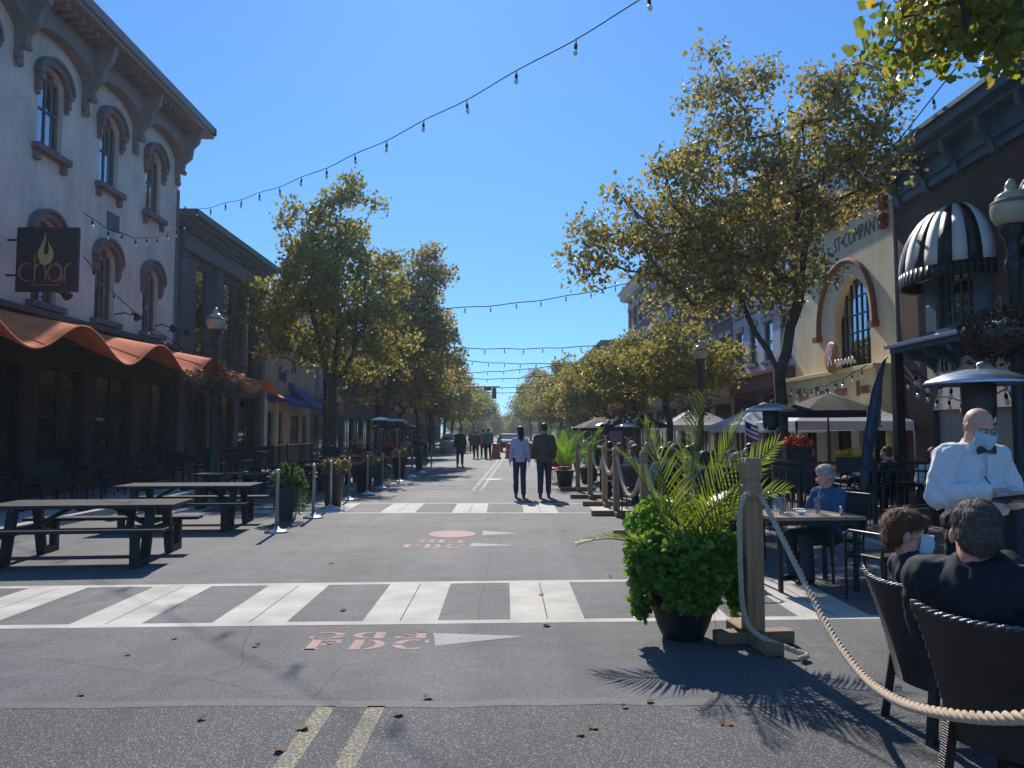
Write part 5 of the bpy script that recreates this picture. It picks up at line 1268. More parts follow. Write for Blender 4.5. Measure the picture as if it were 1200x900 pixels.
# ============================================================ PEOPLE
TRASH = []
def fuse(name, mb, vox, m, parent, it=4, disp=None, dscale=14, dstr=.006):
    me = mb.mesh('tmp', m); o = bpy.data.objects.new('tmp', me); TS.collection.objects.link(o)
    r = o.modifiers.new('r', 'REMESH'); r.mode = 'VOXEL'; r.voxel_size = vox; r.use_smooth_shade = True
    s = o.modifiers.new('s', 'SMOOTH'); s.iterations = it; s.factor = .5
    TS.view_layers[0].update(); dg = TS.view_layers[0].depsgraph
    nm = bpy.data.meshes.new_from_object(o.evaluated_get(dg)); TS.collection.objects.unlink(o); TRASH.append(o)
    if disp:
        nm.update()
        src = [(v.co.copy(), v.normal.copy()) for v in nm.vertices]
        for v, (q, n) in zip(nm.vertices, src):
            f = noise.noise(V((q.x*dscale+q.z*5, q.y*dscale, q.z*dscale*.8-q.x*7+disp)))+.5*noise.noise(V((q.x*dscale*2.3, q.y*dscale*2.3, q.z*dscale*1.3-disp)))
            f = (1-abs(f)*1.6) if disp > 0 else f
            v.co = q+n*(f*dstr)
    nm.polygons.foreach_set('use_smooth', [True]*len(nm.polygons))
    nm.name = name; nm.materials.clear(); nm.materials.append(m)
    ob = bpy.data.objects.new(name, nm); COL.objects.link(ob)
    if parent: ob.parent = parent
    return ob
STAND = dict(pelvis=(0,0,.96), chest=(0,0,1.29), neck=(0,-.01,1.46), head=(0,.02,1.635), sL=(-.165,-.01,1.405), sR=(.165,-.01,1.405), eL=(-.225,-.03,1.13), eR=(.225,-.03,1.13), wL=(-.235,.06,.88), wR=(.235,.06,.88),
             hL=(-.09,0,.93), hR=(.09,0,.93), kL=(-.11,.03,.50), kR=(.11,.03,.50), aL=(-.12,-.02,.09), aR=(.12,-.02,.09), tL=(-.14,.16,.035), tR=(.14,.16,.035))
SIT = dict(pelvis=(0,-.02,.56), chest=(0,-.05,.88), neck=(0,-.04,1.055), head=(0,.0,1.215), sL=(-.18,-.05,1.005), sR=(.18,-.05,1.005), eL=(-.24,.05,.77), eR=(.24,.05,.77), wL=(-.15,.30,.78), wR=(.15,.30,.78),
           hL=(-.09,0,.53), hR=(.09,0,.53), kL=(-.13,.42,.53), kR=(.13,.42,.53), aL=(-.13,.38,.09), aR=(.13,.38,.09), tL=(-.14,.54,.035), tR=(.14,.54,.035))
def person(label, loc, rz, base, over=None, scale=1.0, shirt=None, pants=None, hair=None, shoes=None, hstyle='short', vox=.014, build=1.0, belly=0, turn=0, pitch=0, roll=0, sleeves=True, mask=False, skin=None, jacket=0, group=None, folds=0, strands=0, grip=None, cat='person', long_shirt=0, eyes=False, hk=1.06, tuck=False, hem=None):
    J = {k: V(v) for k, v in base.items()}
    for k, v in (over or {}).items(): J[k] = V(v)
    t = thing('person', label, cat, loc, rz, group); t.scale = (scale,)*3
    skin = skin or mt_skin; HM = M.Translation(J['head']) @ Euler((pitch, roll, turn), 'ZXY' if 0 else 'XYZ').to_matrix().to_4x4()
    HM = M.Translation(J['head']) @ M.Rotation(turn, 4, 'Z') @ M.Rotation(pitch, 4, 'X') @ M.Rotation(roll, 4, 'Y') @ M.Scale(hk, 4)
    h3 = HM.to_3x3(); hp = lambda x, y, z: HM @ V((x, y, z))
    B = build
    mb = MB()   # body
    mb.ell(hp(0,-.012,.028), (.073,.092,.086), 16, h3); mb.ell(hp(0,.022,-.04), (.056,.066,.074), 14, h3); mb.ell(hp(0,.062,-.088), (.024,.022,.020), 8, h3)
    mb.caps(hp(0,.080,.012), hp(0,.100,-.022), .008, .013, 8); mb.ell(hp(0,.076,.028), (.050,.016,.010), 8, h3); mb.ell(hp(0,.084,-.056), (.022,.010,.009), 8, h3)
    for s in (-1, 1): mb.ell(hp(s*.076,-.008,-.008), (.010,.018,.030), 8, h3); mb.ell(hp(s*.036,.062,-.02), (.020,.016,.018), 8, h3); mb.ell(hp(s*.012,.094,-.026), (.009,.010,.008), 6, h3)
    mb.caps(J['neck'], hp(0,-.015,-.05), .062*min(B,1.15), .055, 10)
    tw = (J['chest']-J['pelvis']); td = Euler((-math.atan2(tw.y, tw.z), 0, 0)).to_matrix()
    def torso(q, e, full=True):
        if full: q.ell(J['pelvis'], (.165*B+e, .115*B+e, .13+e), 14)
        q.ell(J['pelvis'].lerp(J['chest'], .5)+V((0,belly*.5,0)), (.145*B+belly*.4+e, .105*B+belly+e, .17+e), 14, td)
        q.ell(J['chest'], (.168*B+e, .112*B+e, .19+e), 14, td); q.caps(J['sL'].lerp(J['sR'], .06), J['sR'].lerp(J['sL'], .06), .064*B+e, .064*B+e, 10); q.caps(J['chest']+V((0,0,.1)), J['neck'], .10*B+e, .062+e*.6, 10)
    torso(mb, 0)
    for s in 'LR':
        mb.caps(J['s'+s], J['e'+s], .050*B, .040*B); mb.caps(J['e'+s], J['w'+s], .040*B, .027)
        mb.caps(J['h'+s], J['k'+s], .082*B, .055*B); mb.caps(J['k'+s], J['a'+s], .056*B, .038); mb.caps(J['a'+s]+V((0,-.02,-.03)), J['t'+s], .035, .028)
        # hand: palm, four bent fingers, side thumb
        sg_ = -1 if s == 'L' else 1; d = (J['w'+s]-J['e'+s]).normalized()
        pn = V((-sg_*.8, .2, -.35)) if not grip or s not in grip else V(grip[s])
        pn = (pn-d*pn.dot(d)).normalized(); x = d.cross(pn).normalized()*(1)
        if x.dot(V((0,1,.3))) < 0: x = -x         # x points to the thumb side
        w0 = J['w'+s]
        for k in range(4):
            o = (k-1.5)*.019; a = w0+d*.02+x*(-o*.6); b = w0+d*.085+x*(-o); mb.caps(a, b, .014, .011, 8)
            L = [.036,.042,.039,.030][k]; c = b+(d*.75+pn*.55).normalized()*L; e_ = c+(d*.2+pn*.98).normalized()*L*.8
            mb.caps(b, c, .0095, .0085, 8); mb.caps(c, e_, .0085, .007, 8)
        th = w0+d*.03+x*.024; t2 = th+(d*.6+x*.7+pn*.3).normalized()*.04; t3 = t2+(d*.7+x*.1+pn*.6).normalized()*.03; mb.caps(th, t2, .013, .010, 8); mb.caps(t2, t3, .010, .008, 8)
    fuse('body', mb, min(vox, .012) if vox < .012 else vox, skin, t, 2)
    e = .014+jacket
    mb = MB(); torso(mb, e, not tuck)
    if long_shirt: mb.ell(J['pelvis']-V((0,0,.03)), (.16*B+e, .12*B+e, .14+long_shirt), 14)
    for s in 'LR':
        mb.caps(J['s'+s], J['e'+s], .056*B+e, .048*B+e); 
        if sleeves: mb.caps(J['e'+s], J['w'+s].lerp(J['e'+s], .08), .046*B+e, .030+e*.8)
    sh_ = fuse('shirt', mb, vox, shirt, t, 3, (3+len(label)%7) if folds else None, 9, folds)
    if hem: 
        for v in sh_.data.vertices:
            if v.co.z < hem: v.co.z = hem-(hem-v.co.z)*.12
    mb = MB(); mb.ell(J['pelvis']-V((0,0,.03 if not tuck else -.02)), (.170*B+(.008 if not tuck else .03), .120*B+(.008 if not tuck else .05), .125 if not tuck else .10), 14)
    for s in 'LR': mb.caps(J['h'+s], J['k'+s], .098*B, .072*B); mb.caps(J['k'+s], J['a'+s]+V((0,0,.02)), .072*B, .060)
    fuse('trousers', mb, vox, pants, t, 3, 5 if folds else None, 9, folds)
    mb = MB()
    for s in 'LR': mb.caps(J['a'+s]+V((0,-.03,-.035)), J['t'+s], .045, .037); mb.box((J['a'+s]+J['t'+s])/2*V((1,1,0)).x if 0 else ((J['a'+s].x+J['t'+s].x)/2, (J['a'+s].y+J['t'+s].y)/2, .012), (.07,.2,.02))
    fuse('shoes', mb, max(vox, .01), shoes or mt_black, t, 2)
    if hstyle != 'bald':
        mb = MB()
        mb.ell(hp(0,-.024,.046), (.081,.089,.082), 16, h3); mb.ell(hp(0,-.052,-.0), (.076,.060,.072), 14, h3)
        if hstyle == 'boy': mb.ell(hp(0,-.012,.068), (.086,.098,.072), 16, h3); mb.ell(hp(0,.062,.085), (.056,.038,.026), 10, h3); mb.ell(hp(0,-.055,.01), (.082,.060,.080), 14, h3)
        if hstyle == 'long': mb.ell(hp(0,-.06,-.06), (.085,.055,.12), 14, h3); mb.ell(hp(.0,-.075,-.17), (.08,.045,.12), 12, h3)
        if hstyle == 'bob':
            mb.ell(hp(0,-.03,.03), (.098,.10,.095), 14, h3); mb.ell(hp(0,-.04,-.06), (.10,.075,.10), 14, h3)
        if hstyle == 'cap': mb.ell(hp(0,-.01,.055), (.085,.098,.07), 14, h3); mb.ell(hp(0,.10,.045), (.06,.055,.01), 10, h3)
        ho = fuse('hair' if hstyle != 'cap' else 'cap', mb, min(vox, .012) if strands == 0 else .005, hair, t, 3, -2 if strands else None, 34, .0045)
        if strands:
            rd = random.Random(int(abs(J['head'].z*1e4))); sm = MB(); hv = ho.data.vertices; zl = J['head'].z
            for k in range(strands):
                v = hv[rd.randrange(len(hv))]; lc = HM.inverted() @ v.co
                dn = h3 @ (V((0,-.35,-1)) if hstyle != 'boy' else V((.25*sin(lc.x*30), .5 if lc.z > .05 and lc.y > -.02 else -.3, -.8)))
                d = (dn-v.normal*dn.dot(v.normal)); d = d.normalized() if d.length > .05 else V((0,-1,0))
                d = (d+v.normal*rd.uniform(.03,.25)+V((rd.gauss(0,.25), rd.gauss(0,.25), rd.gauss(0,.25)))).normalized(); L = rd.uniform(.014,.034)*(1.6 if hstyle == 'boy' else .85); sd = d.cross(v.normal).normalized()*.0014
                p = v.co-v.normal*.002; sm.add([p-sd, p+sd, p+d*L+h3@V((0,0,-.003))], [(0,1,2)])
            sm.build('hair_strands', hair, ho)
    if mask:
        mk = MB(); nu, nv = 14, 8
        def Q(i, j):
            a = R(-62+124*i/nu); v = j/nv; z = .004-.100*v; bul = .014*sin(PI*v)*cos(a)**2; ry = .102+.026*cos(a)**3*(1 if v < .5 else 1-(v-.5)*.6); rx = .078-.014*v
            return hp((rx+bul)*sin(a), .012+(ry-.005*abs(sin(v*PI*3)))*cos(a)*.99+bul*.5-.012*v*(1-cos(a)), z*(.75+.25*cos(a)))
        mk.add([Q(i,j) for j in range(nv+1) for i in range(nu+1)], [(j*(nu+1)+i, j*(nu+1)+i+1, (j+1)*(nu+1)+i+1, (j+1)*(nu+1)+i) for j in range(nv) for i in range(nu)], True)
        mo = mk.build('face_mask', mt_mask, t, solid=.002); mk = MB()
        for s in (-1, 1):
            for z in (.0, -.075): mk.tube([hp(s*.062,.052,z*.8), hp(s*.078,.005,z*.5+.003), hp(s*.084,-.018,(.02 if z == 0 else -.035))], .001, 4)
            mk.tube([hp(s*.084,-.018,.02), hp(s*.088,-.03,-.008), hp(s*.084,-.018,-.035)], .001, 4)
        mk.build('ear_loop', mt_white, mo)
    if eyes:
        for s in (-1, 1):
            mk = MB(); mk.ell(hp(s*.031,.078,.006), (.013,.011,.010), 10, h3); ey = mk.build('eye', mat('eye_white', (.6,.58,.55), .2), t); mk = MB(); mk.ell(hp(s*.031,.085,.006), (.006,.005,.006), 8, h3); mk.build('iris', mt_black, ey)
            mk = MB(); mk.caps(hp(s*.045,.080,.022), hp(s*.018,.088,.024), .003, .004, 6); mk.build('eyebrow', hair or mt_trim, t)
    return t
cl = lambda n, c, r=.85: mat(n, c, r, 0, .1, 6, .2, 150)
c_white = mat('white_shirt', (.74,.68,.66), .85, 0, .03, 4, .1, 200); c_black = cl('black_cloth', (.012,.013,.018)); c_navy = cl('navy_cloth', (.018,.025,.045)); c_denim = cl('dark_denim', (.025,.035,.06))
c_blue = cl('blue_shirt', (.03,.10,.19)); c_olive = cl('olive_jacket', (.075,.062,.04)); c_lav = cl('pale_lilac_sweater', (.42,.42,.52)); c_brown = cl('brown_cloth', (.09,.05,.035)); c_red = cl('red_cloth', (.35,.03,.03)); c_grey = cl('grey_cloth', (.2,.2,.21)); c_teal = cl('teal_cloth', (.03,.13,.13)); c_tan = cl('tan_cloth', (.35,.26,.17))
h_brown = mat('brown_hair', (.19,.078,.030), .5, 0, .3, 40, .5, 260, spec=.4); h_dark = mat('dark_hair', (.02,.015,.012), .45, 0, .3, 40, .4, 260); h_grey = mat('salt_pepper_hair', (.15,.115,.09), .55, 0, .45, 60, .5, 300); h_white = mat('white_hair', (.60,.57,.53), .6, 0, .15, 40, .4, 260); h_blond = mat('blond_hair', (.42,.27,.13), .5, 0, .25, 30, .4, 200)
for h_ in (h_brown, h_grey, h_white, h_blond): thin(h_, .3)
# waiter writing on a pad
wt = person('standing bald waiter in white shirt, black bow tie and blue mask writing on a pad', (3.14, 5.15, 0), PI+.08, STAND,
    dict(neck=(0,.0,1.455), head=(.0,.065,1.60), sL=(-.175,-.01,1.40), sR=(.175,-.01,1.40), eR=(.27,.03,1.15), wR=(.085,.255,1.20), eL=(-.27,.0,1.14), wL=(-.09,.27,1.15)),
    1.02, c_white, c_black, None, None, 'bald', .0075, 1.03, .04, .12, -.44, 0, True, True, folds=.020, tuck=True, grip={'R': (.1,-.2,-1), 'L': (.2,.1,1)}, eyes=True, jacket=.004)
mb = MB(); HMn = V((.0,.118,1.452))
for s in (-1, 1): mb.prism([(0,-.012),(s*.062,-.028),(s*.066,.0),(s*.062,.028),(0,.012)][::s], .016, lambda u, v, w: (u, .128+w-.01*abs(u)*5, 1.452+v))
mb.box((0,.134,1.452),(.022,.022,.024)); mb.build('bow_tie', mt_black, wt, .003)
mb = MB()
for s in (-1, 1): mb.add([(s*.005,.132,1.475),(s*.075,.07,1.50),(s*.085,.085,1.445),(s*.035,.128,1.425)], [(0,1,2,3)])
mb.box((0,.152,1.27),(.03,.004,.30),(-.06,0,0)); mb.build('collar', c_white, wt, solid=.004)
mb = MB(); mb.tube([(.175*cos(2*PI*k/24), .02+.145*sin(2*PI*k/24), 1.015) for k in range(25)], .016, 8); mb.build('belt', mt_black, wt)
mb = MB(); mb.prism([(-.16,0),(.16,0),(.19,-.5),(-.19,-.5)], .012, lambda u, v, w: (u, .158+w-.10*abs(u)-.05*v*0, .97+v)); mb.build('apron', c_black, wt)
mb = MB(); mb.box((0,.0,0),(.22,.30,.012)); pad = mb.build('order_pad', mat('pad_black', (.012,.012,.014), .4), None, .003); tag(pad, 'dark order pad held open by the waiter', 'order pad')
mb = MB(); mb.box((0,0,.0075),(.19,.26,.002)); mb.build('paper', mt_white, pad)
mt_pen = mat('pen_black', (.015,.015,.02), .3)
wm = M.Translation((3.14,5.15,0)) @ M.Rotation(PI+.08, 4, 'Z') @ M.Scale(1.02, 4)
pad.matrix_world = M.Translation(wm @ V((-.04,.34,1.155))) @ M.Rotation(PI+.35, 4, 'Z') @ M.Rotation(.18, 4, 'X') @ M.Rotation(-.16, 4, 'Y')
mb = MB(); a = wm @ V((.075,.315,1.18)); b = wm @ V((.10,.24,1.29)); mb.tube([a, a.lerp(b,.12), b], [.001,.0045,.0045], 8); tag(mb.build('pen', mt_pen), 'black pen in the hand of the waiter', 'pen')

# boy and man at the wicker chairs
yb = -PI/2+.08
wicker_chair('wicker chair under the boy, left of the two', (2.43, 4.24, -.05), yb)
boy = person('brown haired boy in pale blue mask and navy top seated in a wicker chair', (2.375, 4.24, -.05), yb, SIT,
    dict(head=(-.03,-.17,1.085), neck=(-.01,-.13,.945), chest=(0,-.11,.81), sL=(-.165,-.12,.90), sR=(.155,-.12,.90)), 1.0, c_navy, c_denim, h_brown, None, 'boy', .009, .88, 0, -.30, -.05, 0, True, True, folds=.009, strands=8000)
ym = -1.02
wicker_chair('wicker chair with full wide back in front of the camera, right of the two', (2.19, 3.30, 0), ym)
man = person('broad man with salt and pepper hair and black jacket in the nearest wicker chair', (2.15, 3.34, -.06), ym, SIT,
    dict(head=(-.02,-.15,1.072), neck=(-.04,-.14,.935), chest=(0,-.10,.80), sL=(-.22,-.13,.88), sR=(.18,-.13,.88), eL=(-.29,.0,.66), eR=(.26,.0,.66)), 1.14, c_black, c_black, h_grey, None, 'short', .009, 1.08, .02, .72, -.12, .05, True, False, folds=.013, jacket=.012, strands=9000)
patio_table('small patio table hidden behind the broad man', (2.95, 3.55, 0), 0, .6, .7)
tb = patio_table('patio table at the right edge with a white paper before the waiter', (3.45, 4.45, 0), .2, .7, .7)
mb = MB(); mb.box((0,0,.002),(.2,.28,.003)); tag(mb.build('menu_paper', mt_white, loc=(3.22,4.55,.752), rot=(0,0,.5)), 'white paper lying on the table before the waiter', 'paper')

# grey haired man at his table
patio_table('patio table with drinks right of the thick rope post', (3.12, 8.1, 0), .08, .95, .8)
person('white haired man in blue shirt sitting at the table with drinks, looking left', (3.51, 8.45, -.02), PI/2+.35, SIT, dict(wR=(.18,.22,.60), eR=(.25,.02,.77)), .93, c_blue, c_denim, h_white, None, 'boy', .011, 1.08, .03, .2, 0, 0, False, False, folds=.009, eyes=True, strands=4000)
pc = patio_chair('black patio chair under the white haired man', (3.55, 8.45, 0), PI/2+.35)
pc2 = dup(pc, (3.58, 7.35, 0), .35, 'empty black patio chair between the drinks table and the boy')
dup(pc, (2.35, 8.4, 0), -PI/2, 'black patio chair tucked in at the left of the drinks table')
def glass(label, loc, h=.14, r=.036, m=None):
    mb = MB(); mb.lathe([(r*.75,0),(r,h),(r*.93,h),(r*.7,.012),(.001,.012)], n=14); t = mb.build('drinking_glass', m_gl, loc=loc); tag(t, label, 'glass'); 
    mb = MB(); mb.tube([(0,0,.02),(.02,0,h+.07)], .003, 5); mb.build('straw', mt_white, t); rd = random.Random(int(loc[0]*100)); mb = MB()
    for k in range(6): mb.box((rd.uniform(-.012,.012), rd.uniform(-.012,.012), .03+k*.015), (.018,.018,.018), (rd.random(),rd.random(),0))
    mb.build('ice', m_ice, t); return t
m_gl = mat('clear_glass', (.8,.83,.86), .05, 0, 0, spec=.9); m_gl.node_tree.nodes['Principled BSDF'].inputs['Transmission Weight'].default_value = .85
m_ice = mat('ice', (.8,.84,.88), .2, 0, 0)
glass('tall iced drink on the table, leftmost', (2.86,8.0,.751), .17); glass('iced drink just right of the leftmost glass', (2.93,8.12,.751), .14); glass('iced drink in front of the white haired man', (3.26,8.05,.751), .16)
mb = MB(); mb.lathe([(.018,0),(.02,.06),(.014,.07),(.017,.075),(.016,.09),(.001,.092)], n=12); tag(mb.build('salt_shaker', mt_steel, loc=(3.42,7.85,.751)), 'small salt shaker near the right end of the drinks table', 'shaker')
for i, (x, y, r) in enumerate([(3.05,7.95,.05),(3.12,8.2,.06)]):
    mb = MB(); mb.lathe([(r*.5,0),(r,.035),(r*.95,.036),(r*.4,.008)], n=14); tag(mb.build('bowl', mt_white, loc=(x,y,.751)), ['small white bowl between the glasses','wider white bowl behind the small one'][i], 'bowl')
mb = MB(); mb.box((0,0,.001),(.3,.2,.002)); tag(mb.build('menu_paper', c_tan, loc=(3.3,7.9,.7505), rot=(0,0,.3)), 'tan paper menu lying on the drinks table', 'paper')
# diners further along the right
SEATED = {}
def seated(label, x, y, rz, shirt, hair, hst='short', **kw):
    key = (hst,)
    if key not in SEATED:
        SEATED[key] = person(label, (x,y,0), rz, SIT, kw.get('over'), 1.0, shirt, c_denim, hair, None, hst, .017, 1.0, .01)
        r = SEATED[key]
    else: r = dup(SEATED[key], (x,y,0), rz, label)
    for c in r.children:
        for nm, mm in (('shirt', shirt), ('hair', hair), ('cap', hair)):
            if c.name.split('.')[0] == nm: c.material_slots[0].link = 'OBJECT'; c.material_slots[0].material = mm
    return r
seats = [(3.02,10.0,.1,c_black,h_blond,'bob','blond woman in black seen from behind, left of the thick rope post'),
 (2.72,10.5,-.3,c_navy,h_dark,'short','dark clad diner just left of the blond woman'), (3.3,11.2,2.9,c_black,h_brown,'short','diner in black facing the blond woman'),
 (3.4,14.3,PI/2,c_navy,h_dark,'short','diner in navy behind the palm, facing left'), (2.75,13.4,.3,c_grey,h_dark,'cap','hooded grey figure with cap between the palm fronds and row posts'),
 (2.7,15.9,-.4,c_grey,h_brown,'bob','diner in grey with bobbed hair behind the nearest row post'), (3.6,16.4,1.8,c_red,h_grey,'short','diner in red across from the grey one'),
 (2.7,18.2,.2,c_brown,h_grey,'short','diner in brown behind the second row post'), (3.5,19.0,2.4,c_navy,h_blond,'bob','blond diner in navy farther along the right'),
 (2.8,20.6,-.2,c_black,h_dark,'short','diner in black behind the farthest row post'), (3.6,22,1.7,c_grey,h_white,'short','white haired diner far on the right'),
 (6.4,13.6,1.2,c_black,h_dark,'short','diner in black behind the terrace railing, under the umbrella'), (5.9,14.9,-1.5,c_red,h_grey,'bob','diner in red on the terrace beside the red flowers'), (7.2,12.9,2.6,c_white,h_dark,'bob','dark haired woman in white seated past the black porch post'), (6.9,13.9,.6,c_navy,h_brown,'short','diner in navy under the porch'),
 (2.55,11.9,.5,c_black,h_brown,'short','diner in black behind the middle of the palm'), (3.9,12.4,2.4,c_navy,h_dark,'bob','diner in navy with dark bob beyond the green palm'), (4.2,17.2,1.0,c_grey,h_dark,'short','diner in grey farther from the rope posts'), (4.3,20.1,1.9,c_teal,h_brown,'short','diner in teal farther from the rope posts'), (2.9,24.8,.2,c_black,h_dark,'cap','diner with cap behind the bright green palms'),
 (5.6,17.6,.4,c_brown,h_dark,'cap','diner with cap under the white tent'), (6.4,19.6,2.0,c_grey,h_white,'short','white haired diner under the far white tent'),
 (-6.0,26.8,.3,c_navy,h_dark,'short','diner in navy at the left far tables'), (-5.6,29.8,-1.2,c_red,h_blond,'bob','blond diner in red at the left far tables'), (-6.2,31.5,1.0,c_black,h_brown,'short','diner in black under the left heater'), (-5.2,34.5,0,c_red,h_dark,'cap','diner in red with cap far left'), (-4.9,38.5,1,c_tan,h_dark,'short','diner in tan far left'), (-4.6,43,0,c_red,h_grey,'short','diner in red farthest on the left lane'),(-5.3,46,.4,c_black,h_dark,'short','diner in black farthest on the left lane')]
for i, (x, y, rz, sh, hr, st, lb) in enumerate(seats):
    seated(lb, x, y, rz, sh, hr, st); dup(pc, (x-.0, y, 0), rz, 'chair under the '+' '.join(lb.split(',')[0].split()[:12]))
tabs = [(2.95,10.75,.1,'dark patio table between the blond woman and the diner in black'),(3.1,14.0,0,'patio table behind the palm'),(3.15,16.2,0,'patio table behind the nearest row post'),(3.1,18.7,0,'patio table behind the second row post'),(3.2,21.3,0,'patio table behind the farthest row post'),(6.5,14.3,.2,'patio table on the terrace under the umbrella'),(7.1,13.4,0,'patio table under the porch'),(6.0,18.6,0,'patio table under the white tents'),(-5.9,31,0,'patio table under the left heaters'),(-4.9,40.5,0,'patio table far on the left lane')]
tb0 = None
mt_td = mat('dark_tabletop', (.03,.03,.034), .25, 0, .1, 8)
for x, y, rz, lb in tabs:
    if tb0 is None: tb0 = patio_table(lb, (x,y,0), rz, .8, .75, mt_td)
    else: dup(tb0, (x,y,0), rz, lb)
# red chairs beside the far palm
for i, (x, y, rz) in enumerate([(1.45,24.6,.4),(1.9,25.6,-.5)]):
    c = dup(pc, (x,y,0), rz, ['nearer red chair by the bright green palm','farther red chair by the bright green palm'][i], group='red patio chairs')
    for ch in c.children: ch.material_slots[0].link = 'OBJECT'; ch.material_slots[0].material = mt_redp
# left terrace dark tables and chairs on the sidewalk
k = 0
for y in (12.4, 14.6, 16.8, 18.8, 22.6, 25.4, 28.4):
    k += 1; dup(tb0, (-9.2, y, .13), 0, '%s dark dining table on the left terrace under the facades' % ORD[k-1])
    for s in (-1, 1): dup(pc, (-9.2, y+.75*s, .13), (0 if s < 0 else PI), 'chair %s the %s dark terrace table on the left' % ('before' if s < 0 else 'behind', ORD[k-1]))

# walkers
W1 = person('woman with long dark hair, pale sweater and dark trousers walking away', (.36, 18.9, 0), .05, STAND, dict(sL=(-.145,-.01,1.40), sR=(.145,-.01,1.40), eL=(-.21,-.03,1.13), eR=(.21,-.03,1.13), kL=(-.09,.10,.50), aL=(-.09,.06,.12), tL=(-.09,.2,.05), kR=(.08,-.02,.5), aR=(.08,-.16,.10), tR=(.09,.0,.04)), .985, c_lav, c_denim, h_dark, None, 'long', .012, .93, 0, .5, 0, 0, folds=.006, long_shirt=.03, hem=.88)
W2 = person('man in brown olive jacket and dark jeans walking away beside the woman', (.96, 18.9, 0), -.02, STAND, dict(kL=(-.09,-.02,.5), aL=(-.10,-.14,.11), tL=(-.1,.02,.04), kR=(.10,.10,.5), aR=(.10,.06,.10), tR=(.11,.2,.04), wL=(-.22,.1,.93), wR=(.22,.1,.93)), 1.03, c_olive, c_denim, h_dark, None, 'short', .012, 1.05, .02, 0, 0, 0, folds=.006, jacket=.018, long_shirt=.04, hem=.84)
W3 = person('person all in black walking towards the camera on the left of the street', (-2.1, 36.0, 0), PI, STAND, dict(kL=(-.1,.08,.5), aL=(-.1,.0,.1)), 1.0, c_black, c_black, h_dark, None, 'cap', .02, 1.1, .02, jacket=.02, long_shirt=.04, hem=.84)
for x, y, rz, sh, lb in [(-1.75,46,.1,c_brown,'left one of the three distant pedestrians'),(-1.35,47.5,0,c_grey,'middle one of the three distant pedestrians'),(-1.0,45.5,.2,c_teal,'right one of the three distant pedestrians'),(-2.6,60,.1,c_black,'tiny pedestrian near the far barrels on the left'),(2.9,33,2.9,c_tan,'pedestrian beside the far palms on the right')]:
    p = dup(W3, (x,y,0), rz, lb, 1+.05*sin(x*37))
    for c in p.children:
        if c.name.startswith('shirt'): c.material_slots[0].link = 'OBJECT'; c.material_slots[0].material = sh
# traffic barrels and a low white barrier at the closed end
def barrel(label, loc):
    t = thing('traffic_barrel', label, 'traffic barrel', loc, 0, 'red traffic barrels closing the street')
    mb = MB(); mb.lathe([(.32,0),(.32,.08),(.27,.1),(.26,.35),(.245,.36),(.24,.6),(.225,.61),(.22,.86),(.2,.9),(.05,.92)], n=16); mb.build('barrel', mt_redp, t)
    for z in (.25, .5): mb = MB(); mb.lathe([(.268-z*.05,z),(.262-z*.05,z+.1)], n=16); mb.build('band', mt_white, t)
    return t
b0 = barrel('red traffic barrel left of the pale gap in the street end', (-.55, 46, 0))
for x, lb in [(.28,'red traffic barrel right of the pale gap'),(1.35,'red traffic barrel seen between the walking woman and man'),(1.75,'red traffic barrel beside the man in the brown jacket')]: dup(b0, (x,46.5,0), 0, lb)
def car(label, loc, rz, m):
    t = thing('parked_car', label, 'car', loc, rz); P = [(-2.2,.35),(-2.15,.8),(-1.9,.95),(-1.45,1.0),(-.85,1.42),(.75,1.45),(1.35,1.02),(2.05,.85),(2.2,.6),(2.2,.35)]
    mb = MB(); mb.prism(P, 1.7, lambda u, v, w: ((w-.85)*(1 if v < 1.05 else .82), u, v)); mb.build('body', m, t, .06)
    mb = MB(); mb.prism([(-1.3,1.04),(-.82,1.36),(.7,1.38),(1.2,1.04)], 1.72, lambda u, v, w: ((w-.86)*(1 if v < 1.05 else .84), u, v)); mb.prism([(-1.42,1.03),(-.9,1.36),(.8,1.38),(1.3,1.03)], 1.3, lambda u, v, w: ((w-.65), u*1.01, v)); mb.build('windows', mt_glass, t)
    for a in ((-1,-1.35),(1,-1.35),(-1,1.35),(1,1.35)):
        mb = MB(); mb.lathe([(.2,-.1),(.32,-.09),(.33,0),(.32,.09),(.2,.1)], (a[0]*.78,a[1],.33), 16, mat=Euler((0,PI/2,0)).to_matrix()); mb.build('wheel', mt_black, t)
    for s in (-1, 1):
        box_part('tail_light', mt_redp, t, (s*.55-.15,s*.55+.15,-2.23,-2.15,.68,.82)); box_part('headlight', mt_white, t, (s*.6-.14,s*.6+.14,2.14,2.22,.62,.75))
    return t
car('dark car parked beyond the barrels at the street end', (.35, 62, 0), .1, mat('car_dark', (.03,.032,.04), .3, .3, 0)); car('silver car parked past the three distant pedestrians', (-3.9, 58, 0), 0, mat('car_silver', (.22,.22,.24), .3, .6, 0))
tl = thing('traffic_light', 'green traffic signal hanging over the far street', 'traffic light', (-1.0, 70, 0))
mb = MB(); mb.tube([(-6.2,0,0),(-6.2,0,5.6),(-6.0,0,5.7),(0.5,0,5.7)], .08, 6); mb.build('mast', mt_slate, tl); mb = MB(); mb.bb(-.2,.2,-.15,.15,4.6,5.6); mb.bb(-.95,.0-.25,-.05,.05,5.35,5.65); mb.build('housing', mat('signal_green', (.01,.09,.07), .5), tl)
